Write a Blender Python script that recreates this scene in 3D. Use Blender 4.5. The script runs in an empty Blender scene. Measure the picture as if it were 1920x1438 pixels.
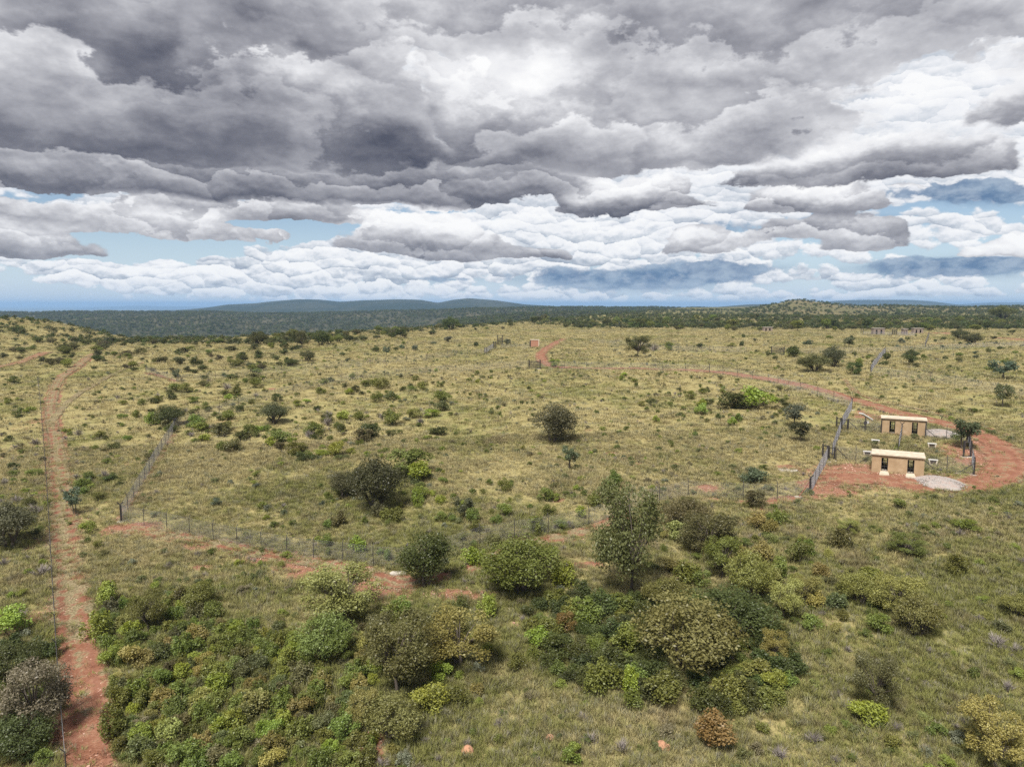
import bpy, bmesh, math, random
import numpy as np
from mathutils import Vector, Matrix

# ------------------------------------------------------------------ scene, camera, light
scene = bpy.context.scene
R = math.radians
F_PX, CX, CY = 1332.0, 960.0, 719.0            # focal length and centre of the 1920 x 1438 photograph
HORIZON = 571.0
CAM_Z = 26.0
PITCH = math.atan((CY - HORIZON) / F_PX)

cam_data = bpy.data.cameras.new('camera')
cam_data.sensor_width = 36.0
cam_data.lens = 36.0 * F_PX / 1920.0
cam_data.clip_start = 0.5
cam_data.clip_end = 120000.0
cam = bpy.data.objects.new('camera', cam_data)
scene.collection.objects.link(cam)
cam.location = (0, 0, CAM_Z)
cam.rotation_euler = (math.pi / 2 - PITCH, 0, 0)
scene.camera = cam

scene.view_settings.view_transform = 'Standard'
scene.view_settings.look = 'None'
scene.view_settings.exposure = 0.86
scene.view_settings.gamma = 1.0
scene.render.engine = 'CYCLES'
scene.cycles.use_denoising = False
scene.cycles.max_bounces = 4
scene.cycles.diffuse_bounces = 2
scene.cycles.glossy_bounces = 2
scene.cycles.transmission_bounces = 3
scene.cycles.transparent_max_bounces = 10
scene.cycles.volume_bounces = 1
scene.cycles.sample_clamp_indirect = 6.0

SUN_EL, SUN_AZ = R(58), R(205)                 # azimuth clockwise from the camera's forward (+Y)
sun_data = bpy.data.lights.new('sun', 'SUN')
sun_data.energy = 3.9
sun_data.angle = R(14)
sun_data.color = (1.0, 0.965, 0.91)
sun = bpy.data.objects.new('sun', sun_data)
scene.collection.objects.link(sun)
sun_dir = Vector((math.sin(SUN_AZ) * math.cos(SUN_EL), math.cos(SUN_AZ) * math.cos(SUN_EL), math.sin(SUN_EL)))
sun.rotation_euler = sun_dir.to_track_quat('Z', 'Y').to_euler()


# ------------------------------------------------------------------ node expressions
class E:
    """a node socket that can be used in arithmetic"""
    nt = None
    def __init__(self, s): self.s = s
    @staticmethod
    def math(op, *a, clamp=False):
        n = E.nt.nodes.new('ShaderNodeMath'); n.operation = op; n.use_clamp = clamp
        for i, v in enumerate(a):
            if isinstance(v, E): E.nt.links.new(v.s, n.inputs[i])
            else: n.inputs[i].default_value = float(v)
        return E(n.outputs[0])
    @staticmethod
    def vec(op, *a, out=0):
        n = E.nt.nodes.new('ShaderNodeVectorMath'); n.operation = op
        for i, v in enumerate(a):
            if isinstance(v, E): E.nt.links.new(v.s, n.inputs[i])
            else: n.inputs[i].default_value = v
        return E(n.outputs['Value' if out else 'Vector'])
    def __add__(self, o): return E.math('ADD', self, o)
    __radd__ = __add__
    def __sub__(self, o): return E.math('SUBTRACT', self, o)
    def __rsub__(self, o): return E.math('SUBTRACT', o, self)
    def __mul__(self, o): return E.math('MULTIPLY', self, o)
    __rmul__ = __mul__
    def __truediv__(self, o): return E.math('DIVIDE', self, o)
    def clamp(self): return E.math('ADD', self, 0.0, clamp=True)

def xyz(x, y, z=0.0):
    n = E.nt.nodes.new('ShaderNodeCombineXYZ')
    for i, v in enumerate((x, y, z)):
        if isinstance(v, E): E.nt.links.new(v.s, n.inputs[i])
        else: n.inputs[i].default_value = float(v)
    return E(n.outputs[0])

def noise(vec, scale, detail=4, rough=0.55, dist=0.0, dims='2D', color=False, lac=2.0, kind='FBM'):
    n = E.nt.nodes.new('ShaderNodeTexNoise'); n.noise_dimensions = dims; n.noise_type = kind
    if kind != 'FBM': n.normalize = True
    E.nt.links.new(vec.s, n.inputs['Vector'])
    n.inputs['Scale'].default_value = scale; n.inputs['Detail'].default_value = detail
    n.inputs['Roughness'].default_value = rough; n.inputs['Distortion'].default_value = dist
    n.inputs['Lacunarity'].default_value = lac
    return E(n.outputs['Color' if color else 'Fac'])

def smooth(v, a, b):
    n = E.nt.nodes.new('ShaderNodeMapRange'); n.interpolation_type = 'SMOOTHSTEP'; n.clamp = True
    E.nt.links.new(v.s, n.inputs['Value'])
    n.inputs['From Min'].default_value = a; n.inputs['From Max'].default_value = b
    return E(n.outputs['Result'])

def linmap(v, a, b, c=0.0, d=1.0):
    n = E.nt.nodes.new('ShaderNodeMapRange'); n.clamp = True
    E.nt.links.new(v.s, n.inputs['Value'])
    for k, x in zip(('From Min', 'From Max', 'To Min', 'To Max'), (a, b, c, d)): n.inputs[k].default_value = x
    return E(n.outputs['Result'])

def mixc(f, a, b):
    n = E.nt.nodes.new('ShaderNodeMix'); n.data_type = 'RGBA'
    for sock, v in ((n.inputs[0], f), (n.inputs[6], a), (n.inputs[7], b)):
        if isinstance(v, E): E.nt.links.new(v.s, sock)
        elif isinstance(v, (int, float)): sock.default_value = v
        else: sock.default_value = (*v[:3], 1.0)
    return E(n.outputs[2])

def ramp(v, stops, interp='LINEAR'):
    n = E.nt.nodes.new('ShaderNodeValToRGB'); n.color_ramp.interpolation = interp
    el = n.color_ramp.elements
    while len(el) < len(stops): el.new(0.5)
    for e, (p, c) in zip(el, stops):
        e.position = p; e.color = (*c, 1.0)
    E.nt.links.new(v.s, n.inputs[0])
    return E(n.outputs[0])

def pix_dir(px, py):
    c, s = math.cos(PITCH), math.sin(PITCH)
    a, b = (px - CX) / F_PX, -(py - CY) / F_PX
    return Vector((a, c + b * s, -s + b * c)).normalized()

def pix_azel(px, py):
    d = pix_dir(px, py)
    return math.atan2(d.x, d.y), math.asin(d.z)

# ------------------------------------------------------------------ the sky: blue air with a broken deck of cloud
world = bpy.data.worlds.new('World')
scene.world = world
world.use_nodes = True
world.cycles.sampling_method = 'NONE'
E.nt = nt = world.node_tree
nt.nodes.clear()
tc = nt.nodes.new('ShaderNodeTexCoord')
sep = nt.nodes.new('ShaderNodeSeparateXYZ')
nt.links.new(tc.outputs['Generated'], sep.inputs[0])
X, Y, Z = (E(sep.outputs[i]) for i in range(3))
AZ = E.math('ARCTAN2', X, Y)
EL = E.math('ARCSINE', Z)
# billowing warp of the cloud outlines, finer towards the horizon
w1 = noise(xyz(AZ * 6.0, EL * 11.0), 1.0, 6, 0.60, color=True)
w1 = E.vec('SUBTRACT', w1, (0.5, 0.5, 0.5))
wamp = linmap(EL, 0.02, 0.30, 0.05, 0.20)
wv = E.vec('MULTIPLY', w1, xyz(wamp, wamp * 0.50, 0.0))
PW = E.vec('ADD', xyz(AZ, EL), wv)
sepw = nt.nodes.new('ShaderNodeSeparateXYZ'); nt.links.new(PW.s, sepw.inputs[0])
AZW, ELW = E(sepw.outputs[0]), E(sepw.outputs[1])
# relief of the cloud heaps: the same noise a little nearer the light
n1 = noise(xyz(AZ * 7.0 + 3.1, EL * 13.0), 1.0, 5, 0.5)
n1b = noise(xyz(AZ * 7.0 + 3.13, EL * 13.0 + 0.20), 1.0, 4, 0.5)
n2 = noise(xyz(AZ * 34.0, EL * 62.0), 1.0, 5, 0.58)
n2b = noise(xyz(AZ * 34.0 + 0.05, EL * 62.0 + 0.30), 1.0, 4, 0.58)
rel1 = n1 - n1b
rel2 = n2 - n2b
low = linmap(EL, 0.02, 0.16, 1.0, 0.35)
# heaped puffs: in each cell light falls on the upper side, the underside is grey
def puffs(ax, ay, warp, off=0.0, soft=0.0):
    v = E.vec('MULTIPLY', E.vec('ADD', xyz(AZ, EL), E.vec('MULTIPLY', w1, (warp / ax * 2.2, warp / ay * 2.2, 0))), (ax, ay, 0))
    v = E.vec('ADD', v, (off, off * 0.7, 0))
    n = nt.nodes.new('ShaderNodeTexVoronoi'); n.voronoi_dimensions = '2D'; n.feature = 'SMOOTH_F1' if soft else 'F1'
    if soft: n.inputs['Smoothness'].default_value = soft
    nt.links.new(v.s, n.inputs['Vector']); n.inputs['Scale'].default_value = 1.0; n.inputs['Randomness'].default_value = 0.95
    d = E.vec('SUBTRACT', v, E(n.outputs['Position']))
    up_ = E.vec('DOT_PRODUCT', d, (0.15, 1.0, 0.0), out=1)
    return up_, E(n.outputs['Distance'])
pf_big, pd_big = puffs(4.6, 12.0, 1.1, 1.3, 0.28)
pf_mid, pd_mid = puffs(12.0, 25.0, 1.2, 4.2, 0.15)
pf_low, pd_low = puffs(32.0, 70.0, 1.25, 2.6)

# cloud layout: each cloud is (centre x, base y, half width, height, drop below the base, light at the base, light at the top)
NEAR_CLOUDS = [(200, 268, 620, 420, 26, 0.24, 0.46), (560, 278, 260, 150, 16, 0.22, 0.52), (90, 268, 230, 150, 22, 0.24, 0.44), (1130, 282, 330, 110, 26, 0.24, 0.52), (1200, 250, 420, 420, 60, 0.34, 0.44), (1320, 292, 140, 120, 14, 0.18, 0.46),
               (960, 288, 160, 70, 14, 0.26, 0.62), (1090, 304, 150, 40, 10, 0.26, 0.50),
               (1640, 95, 480, 300, 50, 0.40, 0.46), (1500, 225, 60, 200, 20, 0.32, 0.42), (1670, 332, 290, 95, 12, 0.17, 0.86), (1500, 336, 110, 60, 12, 0.16, 0.80), (1900, 196, 90, 80, 24, 0.24, 0.56),
               (740, 205, 66, 170, 20, 0.30, 0.44), (460, 163, 95, 20, 12, 0.26, 0.46), (620, 60, 330, 200, 40, 0.40, 0.46), (880, 40, 200, 150, 50, 0.36, 0.44), (200, 20, 300, 120, 100, 0.42, 0.46)]
FAR_CLOUDS = [(250, 352, 480, 90, 12, 0.24, 0.56), (640, 374, 330, 100, 12, 0.20, 0.54), (900, 350, 200, 70, 12, 0.28, 0.60), (60, 408, 190, 40, 8, 0.30, 0.66), (220, 430, 140, 52, 8, 0.55, 0.86), (330, 392, 120, 26, 8, 0.5, 0.72),
              (40, 474, 110, 80, 12, 0.30, 0.80), (120, 480, 70, 45, 8, 0.36, 0.80), (545, 412, 150, 34, 7, 0.34, 0.66), (385, 446, 62, 66, 7, 0.52, 0.98), (500, 450, 70, 16, 5, 0.62, 0.8),
              (790, 472, 150, 70, 8, 0.32, 0.96), (860, 486, 90, 18, 6, 0.30, 0.60), (1165, 396, 165, 80, 10, 0.20, 1.0), (1530, 396, 145, 66, 9, 0.24, 1.0), (1610, 396, 60, 60, 9, 0.40, 1.0), (1620, 466, 105, 58, 10, 0.38, 0.66), (1490, 452, 60, 34, 8, 0.44, 0.66),
              (1000, 478, 70, 16, 6, 0.34, 0.72), (1330, 470, 80, 44, 8, 0.48, 0.78), (1270, 452, 24, 20, 6, 0.85, 1.0), (1840, 486, 50, 26, 5, 0.72, 1.0), (1900, 470, 90, 40, 6, 0.7, 1.0), (1736, 362, 16, 14, 5, 0.8, 0.95)]
BRIGHT = [(940, 150, 170, 90, 0.34), (1010, 120, 80, 50, 0.2), (880, 200, 90, 40, 0.18), (375, 90, 70, 80, 0.26), (560, 140, 130, 60, 0.24), (470, 90, 100, 60, 0.24), (1790, 170, 330, 80, 0.45), (340, 20, 100, 60, 0.08), (180, 110, 34, 70, 0.18), (1600, 235, 220, 50, 0.3), (800, 240, 90, 90, 0.14), (640, 190, 60, 50, 0.10)]
SLATE = [(1180, 526, 340, 26, 1.7), (1330, 505, 240, 28, 1.4), (1780, 500, 330, 26, 2.0), (1330, 440, 130, 40, 1.0), (1850, 356, 220, 30, 1.9), (1680, 376, 90, 18, 1.0),
         (60, 562, 330, 16, 0.6), (1590, 428, 230, 40, 0.7), (1430, 404, 140, 10, 1.2), (1060, 508, 160, 20, 0.9), (840, 524, 140, 8, 1.0), (1500, 545, 300, 8, 0.8), (1700, 520, 260, 8, 1.0)]
HEAP = [(640, 500, 440, 66, 0.62), (760, 465, 280, 70, 0.5), (1000, 470, 330, 85, 0.5), (1300, 380, 360, 100, 0.8), (1640, 330, 360, 80, 0.8), (300, 520, 330, 40, 0.34),
        (1400, 470, 330, 34, 0.40), (1750, 430, 280, 44, 0.55), (1150, 548, 500, 18, 0.36), (1880, 480, 120, 12, 0.5), (100, 510, 260, 44, 0.26), (1600, 555, 500, 16, 0.25),
        (1000, 330, 240, 90, 0.8), (1800, 230, 420, 160, 1.0), (1150, 400, 280, 70, 0.7), (390, 425, 70, 30, 0.4), (60, 450, 150, 50, 0.5), (250, 392, 260, 30, 0.6),
        (560, 392, 190, 22, 0.5), (350, 548, 420, 16, 0.34), (600, 190, 900, 200, 1.0), (1300, 120, 800, 240, 1.0),
        (560, 535, 560, 26, 0.42), (1100, 500, 420, 40, 0.40), (1500, 520, 600, 24, 0.34), (1750, 545, 500, 22, 0.36), (960, 552, 1100, 20, 0.42), (300, 520, 420, 40, 0.26), (1500, 500, 600, 50, 0.30), (1750, 540, 500, 26, 0.24)]
CLEAR = [(520, 428, 200, 40, 1.6), (300, 450, 200, 34, 1.5), (640, 415, 70, 26, 1.0), (330, 400, 40, 12, 0.8), (60, 560, 330, 22, 0.5), (180, 470, 160, 26, 0.9)]

_memo = {}
def azel(px, py):
    if (px, py) not in _memo: _memo[(px, py)] = pix_azel(px, py)
    return _memo[(px, py)]

def field(blobs, az, el):
    t = 0.0
    for px, py, wx, wy, amp in blobs:
        a, e = azel(px, py); a2, _ = azel(px + wx, py); _, e2 = azel(px, py - wy)
        k = max(0.0, 1 - ((az - a) / (a2 - a)) ** 2 - ((el - e) / (e2 - e)) ** 2)
        t += amp * k * k
    return t

def heaps(clouds, az, el):
    """cover (0.5 at the outline) and light of a layer of flat-based clouds"""
    cov, ws, ls = -1.0, 1e-6, 0.45e-6
    for px, py, hw, up, dn, l0, l1 in clouds:
        a, e = azel(px, py); a2, _ = azel(px + hw, py)
        eu, ed = azel(px, py - up)[1] - e, e - azel(px, py + dn)[1]
        dy = el - e
        v = dy / eu if dy > 0 else dy / ed
        k = 1 - abs((az - a) / (a2 - a)) ** 2.5 - abs(v) ** 2.0
        cov = max(cov, k)
        w = max(0.0, k + 0.25) ** 2 * (1.0 if up < 160 else 0.35)
        t = max(0.0, min(1.0, (dy + ed * 0.6) / (eu * 0.8 if up < 160 else eu * 0.45)))
        ws += w; ls += w * (l0 + (l1 - l0) * t)
    return max(-1.0, min(1.0, cov)) * 0.5 + 0.5, ls / ws

AZ0 = 0.645
fold = E.math('PINGPONG', AZW + AZ0, 2 * AZ0) * (1 / (2 * AZ0))     # beyond the sides the deck goes on alike

def band_group(vals):
    g = bpy.data.node_groups.new('cloud band', 'ShaderNodeTree')
    g.interface.new_socket('Fac', in_out='INPUT', socket_type='NodeSocketFloat')
    g.interface.new_socket('Color', in_out='OUTPUT', socket_type='NodeSocketColor')
    g.interface.new_socket('Alpha', in_out='OUTPUT', socket_type='NodeSocketFloat')
    r = g.nodes.new('ShaderNodeValToRGB'); r.color_ramp.interpolation = 'EASE'
    els = r.color_ramp.elements
    while len(els) < len(vals): els.new(0.5)
    for i, v in enumerate(vals):
        els[i].position = i / (len(vals) - 1.0)
        els[i].color = [max(0.0, min(1.0, x)) for x in v]
    a = g.nodes.new('NodeGroupInput'); b = g.nodes.new('NodeGroupOutput')
    g.links.new(a.outputs[0], r.inputs[0]); g.links.new(r.outputs[0], b.inputs[0]); g.links.new(r.outputs[1], b.inputs[1])
    return g

def bands(rows_y, fn):
    """fn(az, el) gives four numbers; one colour ramp round the sky for each band of elevation"""
    acc = None; prev = None
    for y in reversed(rows_y):
        el = pix_azel(960, y)[1]
        n = nt.nodes.new('ShaderNodeGroup'); n.node_tree = band_group([fn(i / 31.0 * 2 * AZ0 - AZ0, el) for i in range(32)])
        nt.links.new((fold if acc is None else E.math('MULTIPLY_ADD', acc[1], 1e-7, fold)).s, n.inputs[0])   # keeps the bands in order
        sets = [E(n.outputs[0]), E(n.outputs[1])]
        if acc is None: acc = sets
        else:
            w = linmap(ELW, prev, el)
            m = mixc(w, acc[0], sets[0])
            mf = nt.nodes.new('ShaderNodeMix'); mf.data_type = 'FLOAT'
            for sk, v in ((0, w), (2, acc[1]), (3, sets[1])): nt.links.new(v.s, mf.inputs[sk])
            acc = [m, E(mf.outputs[0])]
        prev = el
    s = nt.nodes.new('ShaderNodeSeparateColor'); nt.links.new(acc[0].s, s.inputs[0])
    return [E(s.outputs[i]) for i in range(3)] + [acc[1]]

near_c, near_l, _u, _v = bands([-80, -20, 30, 70, 105, 135, 160, 185, 210, 232, 252, 268, 282, 296, 308, 320, 332, 344, 356, 370, 386, 410], lambda a, e: (*heaps(NEAR_CLOUDS, a, e), field(BRIGHT, a, e), 0))
near_l = near_l + _u
far_c, far_l, slate_f, heap_f = bands([-60, 60, 140, 200, 250, 285, 305, 325, 342, 356, 370, 384, 396, 408, 420, 432, 444, 456, 468, 480, 492, 506, 522, 538, 554, 572],
    lambda a, e: (*heaps(FAR_CLOUDS, a, e), field(SLATE, a, e) / 2, 0.30 + field(HEAP, a, e) * 0.6 - field(CLEAR, a, e) * 0.5))

# clear air and thin veil
sky = nt.nodes.new('ShaderNodeTexSky'); sky.sky_type = 'NISHITA'; sky.sun_disc = False
sky.sun_elevation = SUN_EL; sky.sun_rotation = SUN_AZ; sky.altitude = 1400; sky.air_density = 1.0; sky.dust_density = 0.6
air = E.vec('SCALE', E(sky.outputs[0]), (0, 0, 0))
air.s.node.inputs['Scale'].default_value = 0.10
air = mixc(linmap(EL, 0.01, 0.11, 0.80, 0.12), air, (0.60, 0.73, 0.88))
# white haze and heaps of cumulus along the horizon
hn = n2 * 0.45 * low + n1 * 0.55 - 0.62 * low - 0.15 + (0.62 - pd_low) * 0.42 * low
heap_m = smooth(hn + heap_f, 0.29, 0.37)
heap_l = 0.70 + pf_low * 0.62 * low + pf_mid * 0.20 + rel2 * 1.1 * low + rel1 * 0.4 + (n1 - 0.5) * 0.40 + (heap_f - 0.5) * 0.20
heap_c = ramp(heap_l.clamp(), [(0.0, (0.28, 0.33, 0.42)), (0.32, (0.44, 0.49, 0.57)), (0.55, (0.66, 0.70, 0.76)), (0.76, (0.90, 0.91, 0.94)), (1.0, (1.0, 1.0, 1.0))])
slate_c = mixc(linmap(n2, 0.35, 0.65), (0.13, 0.22, 0.37), (0.32, 0.42, 0.55))
c = mixc(slate_f * 1.2, air, slate_c)
c = mixc(heap_m * 0.97, c, heap_c)
c = mixc(smooth(slate_f * 2.0 + (n2 - 0.5) * 1.8, 0.45, 0.95) * 0.9, c, slate_c)
# pale air right on the horizon
c = mixc(linmap(EL, -0.012, 0.035, 0.62, 0.0), c, (0.60, 0.69, 0.79))
tone = [(0.0, (0.085, 0.09, 0.125)), (0.22, (0.185, 0.188, 0.225)), (0.45, (0.37, 0.372, 0.41)), (0.62, (0.56, 0.562, 0.595)), (0.82, (0.86, 0.862, 0.885)), (1.0, (1.0, 1.0, 1.0))]
# clouds further off, then the near deck
wob = (n1 - 0.5) * 0.5 + (n2 - 0.5) * 0.25 + (0.5 - pd_mid) * 0.22
far_m = smooth(far_c + wob, 0.47, 0.56)
far_s = far_l + pf_mid * 0.24 + rel1 * 0.25 + rel2 * 0.30 + (n1 - 0.5) * 0.25
c = mixc(far_m, c, ramp(far_s.clamp(), tone))
near_m = smooth(near_c + wob * 0.9, 0.44, 0.60)
n0 = noise(xyz(AZ * 3.2 + 1.7, EL * 5.5), 1.0, 3, 0.5)
near_s = near_l + 0.05 + pf_big * 0.27 + pf_mid * 0.04 + rel1 * 0.35 + rel2 * 0.12 + (n1 - 0.5) * 0.30 + (n0 - 0.5) * 0.80
c = mixc(near_m, c, ramp(near_s.clamp(), tone))
bg = nt.nodes.new('ShaderNodeBackground')
nt.links.new(c.s, bg.inputs[0]); bg.inputs[1].default_value = 0.55
wo = nt.nodes.new('ShaderNodeOutputWorld')
nt.links.new(bg.outputs[0], wo.inputs[0])

# ------------------------------------------------------------------ shape of the land
rng = np.random.default_rng(7)
random.seed(7)
_d = np.arange(-60, 4001, 1.0)
_z = np.interp(_d, [-60, 0, 30, 45, 60, 80, 100, 120, 150, 200, 260, 330, 450, 700, 1100, 1800, 2600, 4000],
               [-6, -5, -4, -3.4, -2.4, -0.9, 0.8, 2.4, 4.3, 6.8, 8.6, 9.6, 10.0, 10.0, 12, 16, 17, -40])
_k = np.exp(-0.5 * (np.arange(-30, 31) / 11.0) ** 2); _k /= _k.sum()
_z = np.convolve(np.pad(_z, 30, mode='edge'), _k, mode='valid')

def sstep(v, a, b):
    t = np.clip((v - a) / (b - a), 0, 1)
    return t * t * (3 - 2 * t)

def gz(x, y):
    """height of the land at a place (arrays or numbers)"""
    x = np.asarray(x, float); y = np.asarray(y, float)
    z = np.interp(y, _d, _z)
    z = z + 0.028 * x * sstep(y, 30, 60) * (1 - sstep(y, 130, 330)) * (1 - sstep(np.abs(x), 70, 200) * 0.5)
    z = z + 0.22 * np.sin(x * 0.11 + 1.3) * np.sin(y * 0.093 + 0.4) + 0.10 * np.sin(x * 0.31 + y * 0.17) + 0.06 * np.sin(y * 0.47 - x * 0.21)
    u = 960 + 1332 * x / np.maximum(y, 1.0)                              # bearing
    # hillside on the left, then the plateau edge and the valley beyond it
    z = z + 9.0 * np.exp(-((x + 275) / 58.0) ** 2 - ((y - 360) / 90.0) ** 2)
    rc = np.interp(u, [-600, 0, 250, 420, 600, 830, 960, 1060, 1200, 1320], [430, 400, 300, 322, 372, 480, 600, 780, 1200, 2400])
    t = np.maximum(0.0, y - rc)
    drop = np.minimum(60.0, 0.0011 * t * t / (1 + t * 0.006))
    z = z - drop
    # undulating country on the right
    w = sstep(u, 1100, 1500)
    z = z + w * (2.5 * np.sin(y * 0.0095 + x * 0.004) * sstep(y, 420, 700))
    z = np.where(y > 3600, z - (np.minimum(y, 9000) - 3600) * 0.012, z)
    z = np.maximum(z, -112.0)
    return z

def at(px, py, lift=0.0):
    """the place on the land that shows at a pixel of the photograph"""
    d = pix_dir(px, py)
    for _ in range(2):
        ts = _TS if _ == 0 else np.linspace(lo, hi, 60)
        under = CAM_Z + d.z * ts < gz(d.x * ts, d.y * ts)
        k = int(np.argmax(under)) if under.any() else len(ts) - 1
        lo, hi = ts[max(0, k - 1)], ts[k]
    t = 0.5 * (lo + hi)
    return Vector((d.x * t, d.y * t, float(gz(d.x * t, d.y * t)) + lift))
_TS = np.geomspace(20, 9000, 900)

def project(x, y, z):
    """where a place shows in the photograph (arrays)"""
    c, s = math.cos(PITCH), math.sin(PITCH)
    zz = np.asarray(z) - CAM_Z
    dep = np.asarray(y) * c - zz * s
    return CX + F_PX * np.asarray(x) / dep, CY - F_PX * (np.asarray(y) * s + zz * c) / dep, dep

def in_poly(u, v, poly):
    u = np.asarray(u); v = np.asarray(v); ins = np.zeros(u.shape, bool)
    j = len(poly) - 1
    for i in range(len(poly)):
        xi, yi = poly[i]; xj, yj = poly[j]
        if yi != yj:
            ins ^= ((yi > v) != (yj > v)) & (u < (xj - xi) * (v - yi) / (yj - yi) + xi)
        j = i
    return ins

# value noise for scattering
_tab = rng.random((256, 256))
def vnoise(x, y):
    xi = np.floor(x).astype(int); yi = np.floor(y).astype(int); fx = x - xi; fy = y - yi
    fx = fx * fx * (3 - 2 * fx); fy = fy * fy * (3 - 2 * fy)
    g = lambda a, b: _tab[a & 255, b & 255]
    return (g(xi, yi) * (1 - fx) + g(xi + 1, yi) * fx) * (1 - fy) + (g(xi, yi + 1) * (1 - fx) + g(xi + 1, yi + 1) * fx) * fy
def fbm(x, y, o=4):
    t = 0; a = 0.5
    for i in range(o):
        t = t + a * vnoise(x * 2 ** i + 17 * i, y * 2 ** i + 5 * i); a *= 0.5
    return t / (1 - 0.5 ** o)

# ------------------------------------------------------------------ small helpers
COL = scene.collection

def new_mesh(name, verts, faces, mat=None, smooth_shade=False):
    me = bpy.data.meshes.new(name)
    me.from_pydata(verts, [], faces)
    if mat is not None:
        for m in (mat if isinstance(mat, (list, tuple)) else [mat]): me.materials.append(m)
    if smooth_shade: me.polygons.foreach_set('use_smooth', [True] * len(me.polygons))
    me.update()
    return me

def grid_mesh(name, pts, nr, nc, mat, smooth_shade=True):
    """a sheet from an (nr*nc, 3) array"""
    me = bpy.data.meshes.new(name)
    me.vertices.add(nr * nc); me.vertices.foreach_set('co', np.asarray(pts, np.float32).ravel())
    i = np.arange((nr - 1) * (nc - 1)); r = i // (nc - 1); c_ = i % (nc - 1)
    a = r * nc + c_
    quads = np.stack([a, a + 1, a + nc + 1, a + nc], 1).astype(np.int32)
    me.loops.add(quads.size); me.loops.foreach_set('vertex_index', quads.ravel())
    me.polygons.add(len(quads)); me.polygons.foreach_set('loop_start', np.arange(0, quads.size, 4, dtype=np.int32))
    me.polygons.foreach_set('use_smooth', np.full(len(quads), smooth_shade))
    me.update(calc_edges=True)
    me.materials.append(mat)
    return me

def link(name, me, parent=None, loc=None):
    o = bpy.data.objects.new(name, me)
    COL.objects.link(o)
    if parent is not None: o.parent = parent
    if loc is not None: o.location = loc
    return o

def tag(o, label=None, cat=None, group=None, kind=None):
    if label: o['label'] = label
    if cat: o['category'] = cat
    if group: o['group'] = group
    if kind: o['kind'] = kind
    return o

def material(name, fn):
    m = bpy.data.materials.new(name); m.use_nodes = True
    E.nt = m.node_tree; m.node_tree.nodes.clear()
    out = m.node_tree.nodes.new('ShaderNodeOutputMaterial')
    sh = fn()
    m.node_tree.links.new(sh, out.inputs['Surface'])
    return m

def geo_pos():
    return E(E.nt.nodes.new('ShaderNodeNewGeometry').outputs['Position'])
def obj_coord():
    return E(E.nt.nodes.new('ShaderNodeTexCoord').outputs['Object'])
def attr(name, out='Fac'):
    n = E.nt.nodes.new('ShaderNodeAttribute'); n.attribute_name = name
    return E(n.outputs[out])
def obj_rand():
    return E(E.nt.nodes.new('ShaderNodeObjectInfo').outputs['Random'])
def obj_color():
    return E(E.nt.nodes.new('ShaderNodeObjectInfo').outputs['Color'])
def scale_col(c, f):
    n = E.nt.nodes.new('ShaderNodeVectorMath'); n.operation = 'SCALE'
    E.nt.links.new(c.s, n.inputs[0]); 
    if isinstance(f, E): E.nt.links.new(f.s, n.inputs['Scale'])
    else: n.inputs['Scale'].default_value = f
    return E(n.outputs[0])
def bsdf(color, rough=0.85, bump=None, bump_dist=0.05, bump_strength=0.5, metal=0.0, spec=0.3):
    n = E.nt.nodes.new('ShaderNodeBsdfPrincipled')
    if isinstance(color, E): E.nt.links.new(color.s, n.inputs['Base Color'])
    else: n.inputs['Base Color'].default_value = (*color, 1)
    n.inputs['Roughness'].default_value = rough; n.inputs['Metallic'].default_value = metal
    n.inputs['Specular IOR Level'].default_value = spec
    if bump is not None:
        b = E.nt.nodes.new('ShaderNodeBump'); E.nt.links.new(bump.s, b.inputs['Height'])
        b.inputs['Distance'].default_value = bump_dist; b.inputs['Strength'].default_value = bump_strength
        E.nt.links.new(b.outputs[0], n.inputs['Normal'])
    return n.outputs[0]
def mix_shader(f, a, b):
    n = E.nt.nodes.new('ShaderNodeMixShader')
    if isinstance(f, E): E.nt.links.new(f.s, n.inputs[0])
    else: n.inputs[0].default_value = f
    E.nt.links.new(a, n.inputs[1]); E.nt.links.new(b, n.inputs[2])
    return n.outputs[0]

# ------------------------------------------------------------------ tracks and bare soil, as places on the ground
def smooth_line(pts, step=1.5):
    """a smooth curve through ground points (x, y)"""
    P = [Vector((p[0], p[1])) for p in pts]
    P = [P[0] * 2 - P[1]] + P + [P[-1] * 2 - P[-2]]
    out = []
    for i in range(1, len(P) - 2):
        n = max(2, int((P[i + 1] - P[i]).length / step))
        for k in range(n):
            t = k / n
            a, b, c_, d = P[i - 1], P[i], P[i + 1], P[i + 2]
            out.append(0.5 * ((2 * b) + (c_ - a) * t + (2 * a - 5 * b + 4 * c_ - d) * t * t + (3 * b - a - 3 * c_ + d) * t ** 3))
    out.append(P[-2])
    return np.array([[p.x, p.y] for p in out])

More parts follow.
